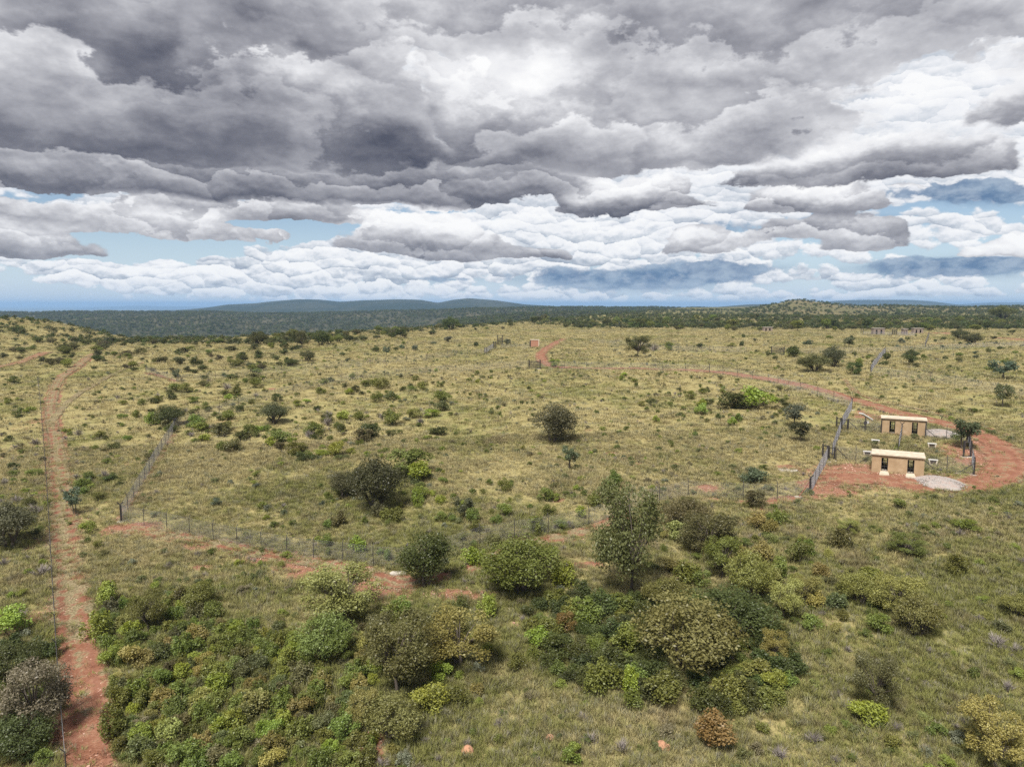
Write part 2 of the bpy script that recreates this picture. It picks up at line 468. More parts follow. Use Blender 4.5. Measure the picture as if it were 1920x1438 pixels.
# (name, pixels along the middle, width in metres, label)
TRACKS = [
    ('dirt_track', [(176, 1470), (158, 1300), (140, 1180), (126, 1060), (114, 930), (104, 830), (96, 760), (112, 712), (150, 684), (178, 664)], 3.3),
    ('access_road', [(1925, 868), (1860, 828), (1780, 798), (1690, 776), (1600, 750), (1520, 728), (1430, 710), (1330, 698), (1200, 692), (1090, 691), (1040, 688), (1018, 678), (1015, 664), (1028, 652), (1048, 641), (1064, 636)], 3.8),
    ('yard_loop', [(1850, 830), (1878, 850), (1888, 876), (1862, 900), (1806, 912), (1720, 909), (1640, 899), (1570, 900), (1532, 912)], 5.0),
    ('fence_line_cutting', [(215, 992), (330, 1006), (450, 1028), (560, 1048), (690, 1078), (760, 1096), (860, 1074), (960, 1032), (1060, 1006), (1130, 985), (1180, 962)], 2.4),
    ('soil_strip_by_fence', [(1280, 940), (1340, 938), (1420, 944), (1490, 938), (1530, 934)], 1.3),
    ('fence_strip', [(222, 972), (262, 918), (300, 858), (328, 812)], 1.2),
    ('faint_wheel_track', [(90, 800), (140, 745), (190, 715), (240, 690), (265, 680)], 1.4),
    ('red_gully', [(1584, 712), (1604, 735), (1650, 752), (1720, 768), (1810, 792), (1920, 828)], 1.0),
    ('hillside_track', [(-30, 695), (30, 682), (70, 668), (92, 660)], 3.5),
    ('narrow_path', [(275, 700), (300, 706), (335, 718)], 1.6),
]
lines = {}
for nm, px, wdt in TRACKS:
    lines[nm] = (smooth_line([at(*p)[:2] for p in px]), wdt)

_tp = np.concatenate([np.column_stack([p_[::2], np.full(len(p_[::2]), w_ / 2)]) for p_, w_ in lines.values()])
def near_tracks(x, y):
    """distance to the nearest track edge, negative on a track"""
    x = np.asarray(x, float); y = np.asarray(y, float)
    if x.size == 1:
        return np.array([(np.hypot(x.ravel()[0] - _tp[:, 0], y.ravel()[0] - _tp[:, 1]) - _tp[:, 2]).min()])
    best = np.full(x.shape, 1e9, np.float32); x = x.astype(np.float32); y = y.astype(np.float32)
    for a, b, r in _tp.astype(np.float32):
        best = np.minimum(best, np.hypot(x - a, y - b) - r)
    return best

# bare red patches: pixel centre, half-sizes in metres, strength
PATCHES = [(1325, 916, 2.6, 1.8, 1.0), (1475, 876, 2.2, 1.6, 0.9), (1610, 892, 9, 7, 1.0), (1560, 925, 4, 2.2, 1.0), (1850, 860, 6, 10, 1.0), (1700, 900, 10, 4, 1.0), (1480, 935, 4, 1.6, 0.9), (1625, 780, 4, 5, 0.7),
           (1625, 875, 5, 1.6, 0.7), (720, 1100, 4.2, 3.6, 1.0), (860, 1115, 4.0, 1.6, 0.8), (560, 1062, 4, 1.6, 0.8), (330, 1012, 4, 1.4, 0.7), (100, 1000, 1.6, 9, 0.5), (90, 870, 2.5, 10, 0.5), (1420, 955, 4, 1.2, 0.6), (380, 1065, 1.8, 1.0, 0.9), (1105, 1058, 2.4, 0.9, 1.0), (1150, 850, 2.6, 1.2, 0.7), (1260, 872, 2.4, 1.2, 0.6), (1045, 938, 1.2, 1.2, 0.8),
           (620, 1072, 6, 2.2, 0.9), (500, 1048, 5, 1.6, 0.9), (250, 990, 4, 2, 1.0), (400, 1026, 4, 1.4, 0.9), (950, 1045, 3, 1.4, 0.8), (1040, 1015, 4, 1.2, 0.8), (440, 700, 6, 6, 0.4), (420, 790, 4, 3, 0.6), (360, 790, 4, 2, 0.6), (505, 730, 3, 3, 0.6), (245, 870, 4, 4, 0.45), (1780, 868, 3, 3, 0.5),
           (690, 1420, 1.6, 2.4, 0.9), (700, 1385, 1.2, 0.9, 0.9), (840, 1110, 2.5, 1.2, 0.7), (1240, 958, 1.6, 2.2, 0.5), (1195, 870, 1.4, 1.2, 0.5), (1545, 1170, 1.5, 1.0, 0.4), (960, 1170, 1.0, 1.4, 0.4), (1110, 740, 3, 2, 0.3), (1760, 625, 30, 10, 0.8), (1745, 645, 8, 30, 0.6), (1905, 636, 14, 20, 0.8), (1085, 655, 7, 5, 0.8),
           (30, 850, 5, 9, 0.3), (60, 1160, 2.2, 5, 0.6), (90, 1390, 1.6, 5, 0.8), (75, 930, 3, 8, 0.5), (70, 790, 5, 14, 0.5)]
PATCHES = [(*at(p[0], p[1])[:2], p[2], p[3], p[4]) for p in PATCHES]

def bare(x, y):
    t = np.zeros(np.shape(x))
    for cx_, cy_, sx, sy, a in PATCHES:
        t = np.maximum(t, a * np.exp(-((x - cx_) / sx) ** 2 - ((y - cy_) / sy) ** 2))
    return t

# ------------------------------------------------------------------ ground sheet
def ground_shader():
    P = geo_pos()
    big = noise(P, 0.035, 4, 0.6); mid = noise(P, 0.33, 5, 0.62); fine = noise(P, 2.6, 4, 0.65)
    veg = mixc(smooth(big * 0.6 + mid * 0.5, 0.48, 0.74), (0.285, 0.240, 0.105), (0.185, 0.185, 0.062))
    veg = mixc(smooth(mid, 0.56, 0.72), veg, (0.115, 0.108, 0.062))
    veg = mixc(smooth(fine, 0.50, 0.70) * 0.6, veg, (0.30, 0.24, 0.115))
    veg = mixc(smooth(fine, 0.50, 0.30) * 0.6, veg, (0.085, 0.072, 0.040))
    soil = mixc(smooth(fine, 0.35, 0.7), (0.182, 0.079, 0.046), (0.262, 0.132, 0.082))
    soil = mixc(smooth(mid, 0.3, 0.7) * 0.5, soil, (0.26, 0.145, 0.095))
    b = attr('bare')
    m = smooth(b + (mid - 0.5) * 0.9 + (fine - 0.5) * 0.5, 0.40, 0.60)
    m2 = smooth(noise(P, 0.13, 5, 0.65), 0.66, 0.76) * 0.55
    col = mixc(E.math('MAXIMUM', m, m2), veg, soil)
    # woodland colour a long way off
    far = attr('far')
    wood = mixc(smooth(noise(P, 0.02, 5, 0.7), 0.40, 0.62), (0.060, 0.066, 0.030), (0.135, 0.120, 0.060))
    col = mixc(far, col, wood)
    return bsdf(col, 0.95, bump=fine + mid * 1.5, bump_dist=0.12, bump_strength=0.7, spec=0.1)
M_ground = material('savanna ground', ground_shader)

az_f = np.radians(np.concatenate([np.arange(-180, -50, 6.5), np.arange(-48, 48.01, 0.16), np.arange(54.5, 181, 6.5)]))
az_f[-1] = np.pi; az_f[0] = -np.pi
rr = np.concatenate([np.arange(4, 30, 3.0), 30 * 1.011 ** np.arange(0, 440), np.geomspace(3760, 60000, 26)])
AA, RRR = np.meshgrid(az_f, rr)
gx = RRR * np.sin(AA); gy = RRR * np.cos(AA)
gzz = gz(gx, gy)
me = grid_mesh('ground', np.stack([gx, gy, gzz], -1).reshape(-1, 3), len(rr), len(az_f), M_ground)
me.flip_normals()
bm_a = me.attributes.new('bare', 'FLOAT', 'POINT')
fa = me.attributes.new('far', 'FLOAT', 'POINT')
sel = (gy > 20) & (RRR < 700) & (np.abs(AA) < 0.9)
bv = np.zeros(gx.shape)
bv[sel] = bare(gx[sel], gy[sel])
nt_sel = (gy > 20) & (RRR < 420) & (np.abs(AA) < 0.75)
dd = near_tracks(gx[nt_sel], gy[nt_sel])
bv[nt_sel] = np.maximum(bv[nt_sel], 0.75 * (1 - sstep(dd, -0.2, 1.3)))
bm_a.data.foreach_set('value', bv.astype(np.float32).ravel())
fa.data.foreach_set('value', sstep(RRR, 700, 1600).astype(np.float32).ravel())
ground = tag(link('ground', me), 'dry tan and green savanna ground with red soil showing through', kind='structure')

# ------------------------------------------------------------------ dirt tracks: ragged sheets a little above the ground
def soil_shader():
    P = geo_pos()
    mid = noise(P, 0.6, 4, 0.6); fine = noise(P, 5.0, 4, 0.7); grit = noise(P, 22.0, 2, 0.6)
    soil = mixc(smooth(mid, 0.35, 0.65), (0.185, 0.080, 0.046), (0.262, 0.130, 0.080))
    soil = mixc(smooth(fine, 0.52, 0.75) * 0.7, soil, (0.35, 0.195, 0.135))
    soil = mixc(smooth(fine, 0.46, 0.30) * 0.7, soil, (0.135, 0.055, 0.038))
    soil = mixc(smooth(grit, 0.66, 0.75) * 0.6, soil, (0.44, 0.31, 0.24))
    e = attr('edge')                                           # 0 at the rim, 1 in the middle
    u = attr('across')
    rut = E.math('ABSOLUTE', E.math('ABSOLUTE', u) - 0.36)                  # wheel ruts either side of a grassier middle
    grassy = smooth(noise(P, 0.6, 5, 0.70) + rut * 0.42 + attr('overgrown') * 0.40, 0.66, 0.84)
    soil = mixc(smooth(rut, 0.16, 0.05) * 0.35, soil, (0.165, 0.066, 0.045))
    soil = mixc(grassy * 0.9, soil, mixc(smooth(fine, 0.36, 0.64), (0.10, 0.088, 0.045), (0.27, 0.225, 0.13)))
    keep = smooth(e + (mid - 0.5) * 0.8 + (fine - 0.5) * 0.9, 0.16, 0.38)
    tr = E.nt.nodes.new('ShaderNodeBsdfTransparent')
    return mix_shader(keep, tr.outputs[0], bsdf(soil, 0.95, bump=fine + grit * 0.5, bump_dist=0.04, bump_strength=0.6, spec=0.1))
M_soil = material('red soil', soil_shader)

GROWN = {'dirt_track': 0.8, 'fence_line_cutting': 0.5, 'faint_wheel_track': 0.9, 'fence_strip': 0.5, 'yard_loop': 0.15, 'hillside_track': 0.3, 'red_gully': 0.5, 'access_road': 0.12, 'soil_strip_by_fence': 0.4, 'narrow_path': 0.3}
TRACK_LABEL = {'dirt_track': 'red dirt track running along the long wire fence', 'access_road': 'red dirt road curving past the fenced animal shelters', 'yard_loop': 'bare red loop of track round the shelter yard',
               'fence_line_cutting': 'cleared strip of red soil outside the enclosure fence', 'faint_wheel_track': 'faint grassy wheel track branching from the dirt track', 'fence_strip': 'worn red strip under the side fence',
               'red_gully': 'narrow red gully through the grass above the road', 'hillside_track': 'red track on the brushy hillside', 'soil_strip_by_fence': 'bare red strip beside the fence corner post', 'narrow_path': 'short red path by a lone fence post'}
k_lift = 0
for nm, (pts, wdt) in lines.items():
    d = np.gradient(pts, axis=0); d /= np.maximum(1e-6, np.hypot(d[:, 0], d[:, 1]))[:, None]
    nrm = np.stack([d[:, 1], -d[:, 0]], 1)
    nc = 11
    s = np.linspace(-1, 1, nc)
    ww = wdt * 0.5 * 1.45 * (1 - 0.35 * sstep(np.hypot(pts[:, 0], pts[:, 1]), 90, 160) if nm == 'dirt_track' else np.ones(len(pts)))
    P3 = []
    k_lift += 1
    for k in range(len(pts)):
        q = pts[k][None] + nrm[k][None] * (s[:, None] * ww[k])
        lift = 0.03 + 0.004 * k_lift + 0.0006 * np.hypot(*pts[k])
        P3.append(np.stack([q[:, 0], q[:, 1], gz(q[:, 0], q[:, 1]) + lift], 1))
    P3 = np.concatenate(P3)
    me = grid_mesh(nm, P3, len(pts), nc, M_soil)
    if sum(p.normal.z for p in me.polygons[:20]) < 0: me.flip_normals()
    e = np.tile(1 - np.abs(s), (len(pts), 1))
    tt = np.minimum(np.arange(len(pts)), np.arange(len(pts))[::-1])[:, None] / 4.0
    e = np.minimum(e, np.clip(tt, 0, 1))
    for an, vals in (('edge', e), ('across', np.tile(s, (len(pts), 1))), ('overgrown', np.tile((GROWN[nm] if nm != 'dirt_track' else 0.08 + 0.48 * sstep(np.hypot(pts[:, 0], pts[:, 1]), 58, 80))[:, None] if nm == 'dirt_track' else np.full((len(pts), 1), GROWN[nm]), (1, nc)))):
        a_ = me.attributes.new(an, 'FLOAT', 'POINT'); a_.data.foreach_set('value', vals.astype(np.float32).ravel())
    tag(link(nm, me), TRACK_LABEL[nm], kind='structure')

# ------------------------------------------------------------------ hills and ridges
def wood_shader(c0, c1, c2, sc):
    def f():
        P = geo_pos()
        Q = E.vec('MULTIPLY', P, (1, 0.45, 1.0))
        a = noise(Q, 0.0045 * sc, 5, 0.62); b = noise(Q, 0.05 * sc, 4, 0.7)
        col = mixc(smooth(a, 0.42, 0.62), c0, c1)
        col = mixc(smooth(b, 0.52, 0.68), col, c2)
        return bsdf(col, 1.0, spec=0.05)
    return f
M_wood = material('bush covered slope', wood_shader((0.044, 0.046, 0.028), (0.085, 0.076, 0.045), (0.034, 0.038, 0.022), 1.4))
M_hill = material('far green hill', wood_shader((0.022, 0.032, 0.022), (0.042, 0.048, 0.032), (0.018, 0.026, 0.017), 0.5))
M_kop = material('rocky hill', wood_shader((0.115, 0.108, 0.052), (0.165, 0.135, 0.072), (0.075, 0.074, 0.034), 2.6))

def ridge(name, prof, depth, front, back, foot, mat, label, spurs=0.12, nc=220, nr=46, seed=0, rough_top=0.0):
    """a hill range: skyline given by bearing and height at its crest, with a front slope, a rounded crest and a back slope"""
    us = np.linspace(prof[0][0], prof[-1][0], nc)
    ys = np.interp(us, [p[0] for p in prof], [p[1] for p in prof])
    kk = np.array([1, 2, 3, 2, 1.0]); kk /= kk.sum()
    ys = np.convolve(np.pad(ys, 2, mode='edge'), kk, mode='valid') + rough_top * (fbm(us * 0.018 + seed, us * 0.0 + 3.3, 4) - 0.5)
    top = CAM_Z + (HORIZON - ys) * depth / F_PX
    t = np.linspace(0, 1, nr)
    V = np.zeros((nr, nc, 3))
    for r in range(nr):
        tt = t[r]
        if tt < 0.7:
            q = tt / 0.7; dep = depth - front * (1 - q); s = np.sin(q * math.pi / 2) ** 1.15 * np.ones(nc)
        else:
            q = (tt - 0.7) / 0.3; dep = depth + back * q; s = (1 - q * q) * np.ones(nc)
        x = (us - 960) / F_PX * dep
        h = foot + (top - foot) * s
        amp = spurs * (np.maximum(top - foot, 1)) * s * (1 - s) * 4
        n_ = fbm(x * 9.0 / depth + seed, np.full(nc, dep * 5.0 / depth), 4) - 0.5
        rg = np.abs(fbm(x * 14.0 / depth + 3 * seed, np.full(nc, dep * 2.0 / depth), 3) - 0.5)
        V[r, :, 0] = x; V[r, :, 1] = dep; V[r, :, 2] = h + amp * (n_ * 1.6 - rg * 2.4)
    me = grid_mesh(name, V.reshape(-1, 3), nr, nc, mat)
    if me.polygons[len(me.polygons) // 3].normal.z < 0: me.flip_normals()
    return V, tag(link(name, me), label, kind='structure')

V_far, _ = ridge('ridge', [(60, 582), (150, 578), (210, 575), (260, 573), (300, 574), (350, 574.5), (400, 576), (470, 579), (560, 582)], 26000, 5000, 5000, -105, M_hill, 'faint blue hills low on the horizon beyond the plain')
V_hills, _ = ridge('hills', [(280, 586), (330, 583), (390, 577), (430, 571), (480, 569), (510, 565.5), (560, 561.5), (600, 562), (640, 566), (680, 563.5), (750, 561.5), (790, 562.5), (822, 568), (850, 562.5), (880, 559.5), (930, 563.5), (985, 571), (1020, 573), (1070, 577), (1130, 582)],
                   5600, 1900, 1500, -30, M_hill, 'rounded green hill range on the skyline', spurs=0.16, nc=330)
ridge('ridge', [(1310, 580), (1350, 575), (1400, 571), (1450, 570), (1500, 571), (1560, 575), (1620, 580)], 5200, 1500, 1200, -20, M_hill, 'low green ridge behind the rocky hill', seed=3)
ridge('ridge', [(1500, 575), (1530, 568), (1560, 564.5), (1600, 562.5), (1700, 562.5), (1740, 565), (1780, 570), (1820, 574), (1880, 578)], 8500, 1800, 2200, -30, M_hill, 'flat-topped blue ridge behind the rocky hill', seed=5)
ridge('ridge', [(1700, 577), (1760, 573), (1800, 570.5), (1850, 567.5), (1920, 567), (2000, 568), (2080, 572)], 14000, 3000, 2500, -60, M_hill, 'distant blue ridge on the horizon past the flat-topped ridge', seed=6)
V_wood, _ = ridge('wooded_plateau', [(-420, 590), (-200, 588), (0, 586), (200, 585), (400, 585), (480, 588), (560, 587.5), (650, 586), (760, 583), (900, 579), (1000, 577), (1100, 576.5), (1200, 577), (1340, 578), (1450, 580), (1600, 584)], 2500, 1350, 900, -62, M_wood,
                  'dark bush covered plateau across the valley', spurs=0.30, nc=520, nr=90, seed=2, rough_top=3.0)
V_mid, _ = ridge('wooded_spur', [(820, 606), (880, 598), (960, 590), (1060, 586), (1180, 585), (1300, 587), (1420, 592), (1500, 600)], 1500, 420, 500, -12, M_wood, 'low wooded rise behind the grassland', spurs=0.14, nc=240, nr=50, seed=9)
V_kop, _ = ridge('rocky_hill', [(1330, 592), (1380, 583), (1420, 576), (1450, 570), (1480, 564), (1500, 562.5), (1530, 566.5), (1570, 572), (1620, 575), (1665, 573), (1720, 575), (1800, 577), (1850, 575.5), (1920, 575), (2000, 575), (2120, 580), (2240, 590)], 1450, 620, 700, 4, M_kop,
                 'low rocky hill dotted with bushes on the skyline', spurs=0.2, nc=300, nr=70, seed=4)

# ------------------------------------------------------------------ plant materials
def leaf_shader(mass=None):
    t = attr('tint'); r = obj_rand()
    col = obj_color() if mass is None else ramp(r, mass, 'CONSTANT')
    hsv = E.nt.nodes.new('ShaderNodeHueSaturation')
    E.nt.links.new(col.s, hsv.inputs['Color'])
    E.nt.links.new(linmap(r * 0.5 + t * 0.5, 0, 1, 0.476, 0.506).s, hsv.inputs['Hue'])
    E.nt.links.new(linmap(t, 0, 1, 1.12, 0.86).s, hsv.inputs['Saturation'])
    E.nt.links.new((linmap(t, 0, 1, 0.48, 1.62) * linmap(r, 0, 1, 0.82, 1.18)).s, hsv.inputs['Value'])
    c_ = E(hsv.outputs[0])
    d = E.nt.nodes.new('ShaderNodeBsdfDiffuse'); E.nt.links.new(c_.s, d.inputs[0])
    tr = E.nt.nodes.new('ShaderNodeBsdfTranslucent'); E.nt.links.new(mixc(0.35, c_, (0.20, 0.22, 0.03)).s, tr.inputs[0])
    gl = E.nt.nodes.new('ShaderNodeBsdfGlossy'); gl.inputs['Roughness'].default_value = 0.45; gl.inputs[0].default_value = (0.6, 0.6, 0.6, 1)
    return mix_shader(0.03, mix_shader(0.28, d.outputs[0], tr.outputs[0]), gl.outputs[0])
M_leaf = material('leaves', leaf_shader)
M_mass = material('leaves of far bush', lambda: leaf_shader([(0.0, (0.046, 0.064, 0.021)), (0.3, (0.070, 0.098, 0.028)), (0.55, (0.085, 0.090, 0.036)), (0.8, (0.052, 0.058, 0.030))]))
M_herb = material('leaves of herbs', lambda: leaf_shader([(0.0, (0.115, 0.150, 0.034)), (0.35, (0.140, 0.155, 0.060)), (0.6, (0.180, 0.220, 0.040)), (0.78, (0.150, 0.130, 0.070)), (0.92, (0.16, 0.17, 0.11))]))

def bark_shader():
    P = obj_coord(); n = noise(P, 9.0, 4, 0.65, dims='3D')
    return bsdf(mixc(n, (0.045, 0.034, 0.028), (0.16, 0.135, 0.11)), 0.95, bump=n, bump_dist=0.03, spec=0.1)
M_bark = material('bark', bark_shader)
def twig_shader():
    t = attr('tint')
    return bsdf(mixc(t, (0.12, 0.10, 0.09), (0.33, 0.29, 0.26)), 0.95, spec=0.1)
M_twig = material('grey twigs', twig_shader)

def grass_shader():
    P = geo_pos(); r = obj_rand(); t = attr('tint')
    big = noise(P, 0.035, 4, 0.6); mid = noise(P, 0.33, 5, 0.62)
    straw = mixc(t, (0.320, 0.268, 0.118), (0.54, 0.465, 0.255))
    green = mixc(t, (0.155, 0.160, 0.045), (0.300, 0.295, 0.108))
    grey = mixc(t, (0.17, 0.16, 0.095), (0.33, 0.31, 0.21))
    g = smooth(big * 0.65 + mid * 0.40 + (r - 0.5) * 0.18 + linmap(E.math('ABSOLUTE', E.vec('DOT_PRODUCT', P, (0, 1, 0), out=1)), 62, 112, 0.21, 0.0), 0.47, 0.71)  # nearer grass greener and darker, partly cloud shade put into the colour
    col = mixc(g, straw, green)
    col = mixc(smooth(noise(P, 0.16, 4, 0.65), 0.56, 0.70) * 0.55, col, mixc(t, (0.17, 0.125, 0.075), (0.30, 0.235, 0.155)))
    col = mixc(smooth(r, 0.82, 0.84), col, grey)
    col = mixc(smooth(r, 0.12, 0.10) * 0.6, col, mixc(t, (0.085, 0.075, 0.042), (0.17, 0.15, 0.085)))
    d = E.nt.nodes.new('ShaderNodeBsdfDiffuse'); E.nt.links.new(col.s, d.inputs[0])
    tr = E.nt.nodes.new('ShaderNodeBsdfTranslucent'); E.nt.links.new(col.s, tr.inputs[0])
    return mix_shader(0.25, d.outputs[0], tr.outputs[0])
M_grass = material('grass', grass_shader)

# ------------------------------------------------------------------ plant shapes, one unit high and wide
def set_tint(me, vals):
    a = me.attributes.new('tint', 'FLOAT', 'POINT'); a.data.foreach_set('value', np.asarray(vals, np.float32))

def leaf_cloud(lobes, n, leaf, seed, fill=0.35, upbias=0.25, aspect=0.55):
    """leaf-sized faces spread through the lobes of a crown: verts (n*4,3), tint (n*4)"""
    g = np.random.default_rng(seed)
    L = np.array([l[:5] for l in lobes], float)
    w = L[:, 3] * L[:, 4] ** 0.5; w /= w.sum()
    li = g.choice(len(L), n, p=w)
    d = g.normal(size=(n, 3)); d[:, 2] += upbias; d /= np.linalg.norm(d, axis=1)[:, None]
    rad = np.where(g.random(n) < fill, g.random(n) ** 0.5, 0.82 + 0.26 * g.random(n))
    bumpy = 1 + 0.18 * np.sin(d[:, 0] * 7 + li * 1.7) * np.sin(d[:, 1] * 6 + li) + 0.12 * np.sin(d[:, 2] * 9 + li * 2.1)
    p = L[li, :3] + d * (rad * bumpy)[:, None] * L[li][:, [3, 3, 4]]
    nrm = d * 0.8 + g.normal(size=(n, 3)) * 0.75; nrm[:, 2] += 0.25; nrm /= np.linalg.norm(nrm, axis=1)[:, None]
    t1 = np.cross(nrm, g.normal(size=(n, 3))); t1 /= np.linalg.norm(t1, axis=1)[:, None]
    t2 = np.cross(nrm, t1)
    s = leaf * (0.6 + 0.8 * g.random(n))[:, None]
    a = p + t1 * s; b = p + t2 * s * aspect; c_ = p - t1 * s; e = p - t2 * s * aspect
    V = np.stack([a, b, c_, e], 1).reshape(-1, 3)
    fx = 0.5 / np.percentile(np.abs(p[:, :2]), 97); fz = 0.97 / np.percentile(p[:, 2], 99)
    V[:, :2] *= fx; V[:, 2] *= fz
    lob_t = g.random(len(L))
    tint = np.clip(0.42 * g.random(n) + 0.40 * lob_t[li] + 0.12, 0, 1)
    keep = V.reshape(-1, 4, 3)[:, :, 2].min(1) > 0.005
    V = V.reshape(-1, 4, 3)[keep].reshape(-1, 3); tint = tint[keep]
    lobes[:] = [(l[0] * fx, l[1] * fx, l[2] * fz, *l[3:]) for l in lobes]
    return V, np.repeat(tint, 4)

def quad_mesh(name, V, tint, mat):
    me = bpy.data.meshes.new(name); n = len(V) // 4
    me.vertices.add(len(V)); me.vertices.foreach_set('co', V.astype(np.float32).ravel())
    me.loops.add(len(V)); me.loops.foreach_set('vertex_index', np.arange(len(V), dtype=np.int32))
    me.polygons.add(n); me.polygons.foreach_set('loop_start', np.arange(0, len(V), 4, dtype=np.int32))
    me.update(calc_edges=True); me.materials.append(mat); set_tint(me, tint)
    return me

def limb_geo(paths, sides=5):
    """tapered tubes along paths [(points, r0, r1)] -> verts, faces"""
    V, Fc = [], []
    for pts, r0, r1 in paths:
        pts = [Vector(p) for p in pts]; base = len(V)
        for i, p in enumerate(pts):
            d = (pts[min(i + 1, len(pts) - 1)] - pts[max(i - 1, 0)]).normalized()
            u = d.orthogonal().normalized(); v = d.cross(u)
            r = r0 + (r1 - r0) * i / (len(pts) - 1)
            for k in range(sides):
                a = 2 * math.pi * k / sides
                V.append(tuple(p + (u * math.cos(a) + v * math.sin(a)) * r))
            if i:
                for k in range(sides):
                    a0 = base + (i - 1) * sides + k; a1 = base + (i - 1) * sides + (k + 1) % sides
                    Fc.append((a0, a1, a1 + sides, a0 + sides))
        Fc.append(tuple(base + (len(pts) - 1) * sides + k for k in range(sides)))
    return V, Fc

def crown_lobes(seed, n, zc, rz, rx, size, flat=1.0, column=False):
    g = random.Random(seed); out = []
    for i in range(n):
        while True:
            x, y, z = (g.uniform(-1, 1) for _ in range(3))
            if (0.25 < x * x + y * y + z * z < 1) if not column else (0.12 < x * x + y * y < 1 - 0.45 * z ** 4): break
        s = size * g.uniform(0.7, 1.3)
        out.append((x * rx, y * rx, zc + z * rz, s, s * flat))
    return out

def trunk_paths(seed, lobes, fork, r, stems=1, lean=0.03):
    g = random.Random(seed); P = []
    bases = []
    for k in range(stems):
        a = 2 * math.pi * k / max(1, stems) + g.uniform(-0.4, 0.4); q = 0.0 if stems == 1 else 0.05
        b = (math.cos(a) * q, math.sin(a) * q, -0.03); f = (math.cos(a) * (q * 2 + lean), math.sin(a) * (q * 2 + lean), fork * g.uniform(0.85, 1.1))
        m = ((b[0] + f[0]) / 2 + g.uniform(-lean, lean), (b[1] + f[1]) / 2 + g.uniform(-lean, lean), fork * 0.5)
        P.append(([b, m, f], r, r * 0.72)); bases.append(f)
    for l in lobes:
        f = min(bases, key=lambda q: (q[0] - l[0]) ** 2 + (q[1] - l[1]) ** 2)
        t = Vector((l[0], l[1], l[2])); s = Vector(f)
        if t.z < s.z + 0.05: t.z = s.z + 0.06
        m = s.lerp(t, 0.5) + Vector((g.uniform(-0.03, 0.03), g.uniform(-0.03, 0.03), 0.03))
        P.append(([f, m, t], r * 0.5, r * 0.14))
    return P

PROTO = {}
def tree_proto(kind, seed, lobes, n, leaf, fork, r, stems=1, **k):
    V, t = leaf_cloud(lobes, n, leaf, seed, **k)
    tv, tf = limb_geo(trunk_paths(seed, lobes, fork, r, stems))
    tr = new_mesh('trunk', tv, tf, M_bark, True)
    PROTO.setdefault(kind, []).append((quad_mesh('crown', V, t, M_leaf), tr))

def shrub_proto(kind, seed, lobes, n, leaf, stems=4, **k):
    """a bush as one mesh: leaves and a few stems"""
    V, t = leaf_cloud(lobes, n, leaf, seed, **k)
    tv, tf = limb_geo(trunk_paths(seed, lobes[:9], 0.14, 0.016, stems), 4)
    nq = len(V) // 4
    verts = np.concatenate([V, np.array(tv)]); faces = [tuple(range(4 * i, 4 * i + 4)) for i in range(nq)] + [tuple(j + len(V) for j in f) for f in tf]
    me = new_mesh('shrub', verts.tolist(), faces, [M_leaf, M_bark])
    me.polygons.foreach_set('material_index', np.array([0] * nq + [1] * len(tf), np.int32))
    set_tint(me, np.concatenate([t, np.full(len(tv), 0.5)]))
    PROTO.setdefault(kind, []).append((me, None))

for sd in (1, 2):
    tree_proto('round', 10 + sd, [(0, 0, 0.58, 0.34, 0.34)] + crown_lobes(sd, 20, 0.57, 0.30, 0.33, 0.15), 9000, 0.0155, 0.22, 0.035, 3)
for sd in (1, 2, 3):
    tree_proto('loose', 20 + sd, crown_lobes(40 + sd, 38, 0.60, 0.34, 0.38, 0.105, column=True), 10500, 0.0135, 0.26, 0.028, 1, fill=0.5)
for sd in (1, 2):
    tree_proto('spread', 30 + sd, [(x * 0.36, y * 0.36, 0.45 + z, s, s * 0.9) for x, y, z, s in [(0, 0, 0.22, 0.24), (0.8, 0.2, 0.06, 0.2), (-0.8, 0.1, 0.08, 0.2), (0.2, 0.8, 0.1, 0.2), (-0.2, -0.8, 0.04, 0.2), (0.6, -0.6, 0.0, 0.18), (-0.6, -0.6, -0.02, 0.18), (-0.55, 0.6, 0.05, 0.18)]] + crown_lobes(60 + sd, 18, 0.48, 0.34, 0.38, 0.11),
               10500, 0.0145, 0.16, 0.035, 4, fill=0.4)
for sd in (1, 2, 3):
    tree_proto('umbrella', 50 + sd, crown_lobes(70 + sd, 15, 0.68, 0.25, 0.36, 0.125, 0.9), 1900, 0.030, 0.46, 0.034, 1 if sd < 3 else 2, fill=0.5)
for sd in (1, 2, 3, 4):
    shrub_proto('shrub', 80 + sd, crown_lobes(80 + sd, 12, 0.46, 0.34, 0.32, 0.16), 2300, 0.028)
for sd in (1, 2, 3, 4):
    g = random.Random(90 + sd)
    lob = []
    for i in range(11):
        a = g.uniform(0, 6.28); q = g.uniform(0, 0.36); h = g.uniform(0.55, 0.95) * (1 - 0.5 * q)
        lob += [(math.cos(a) * q, math.sin(a) * q, h * 0.45, 0.15, h * 0.40), (math.cos(a) * q, math.sin(a) * q, h * 0.85, 0.10, 0.13)]
    shrub_proto('thicket', 100 + sd, lob, 2400, 0.030, upbias=0.5)
for sd in (1, 2):
    shrub_proto('low', 120 + sd, crown_lobes(120 + sd, 12, 0.40, 0.30, 0.36, 0.18, 0.9), 1100, 0.045)
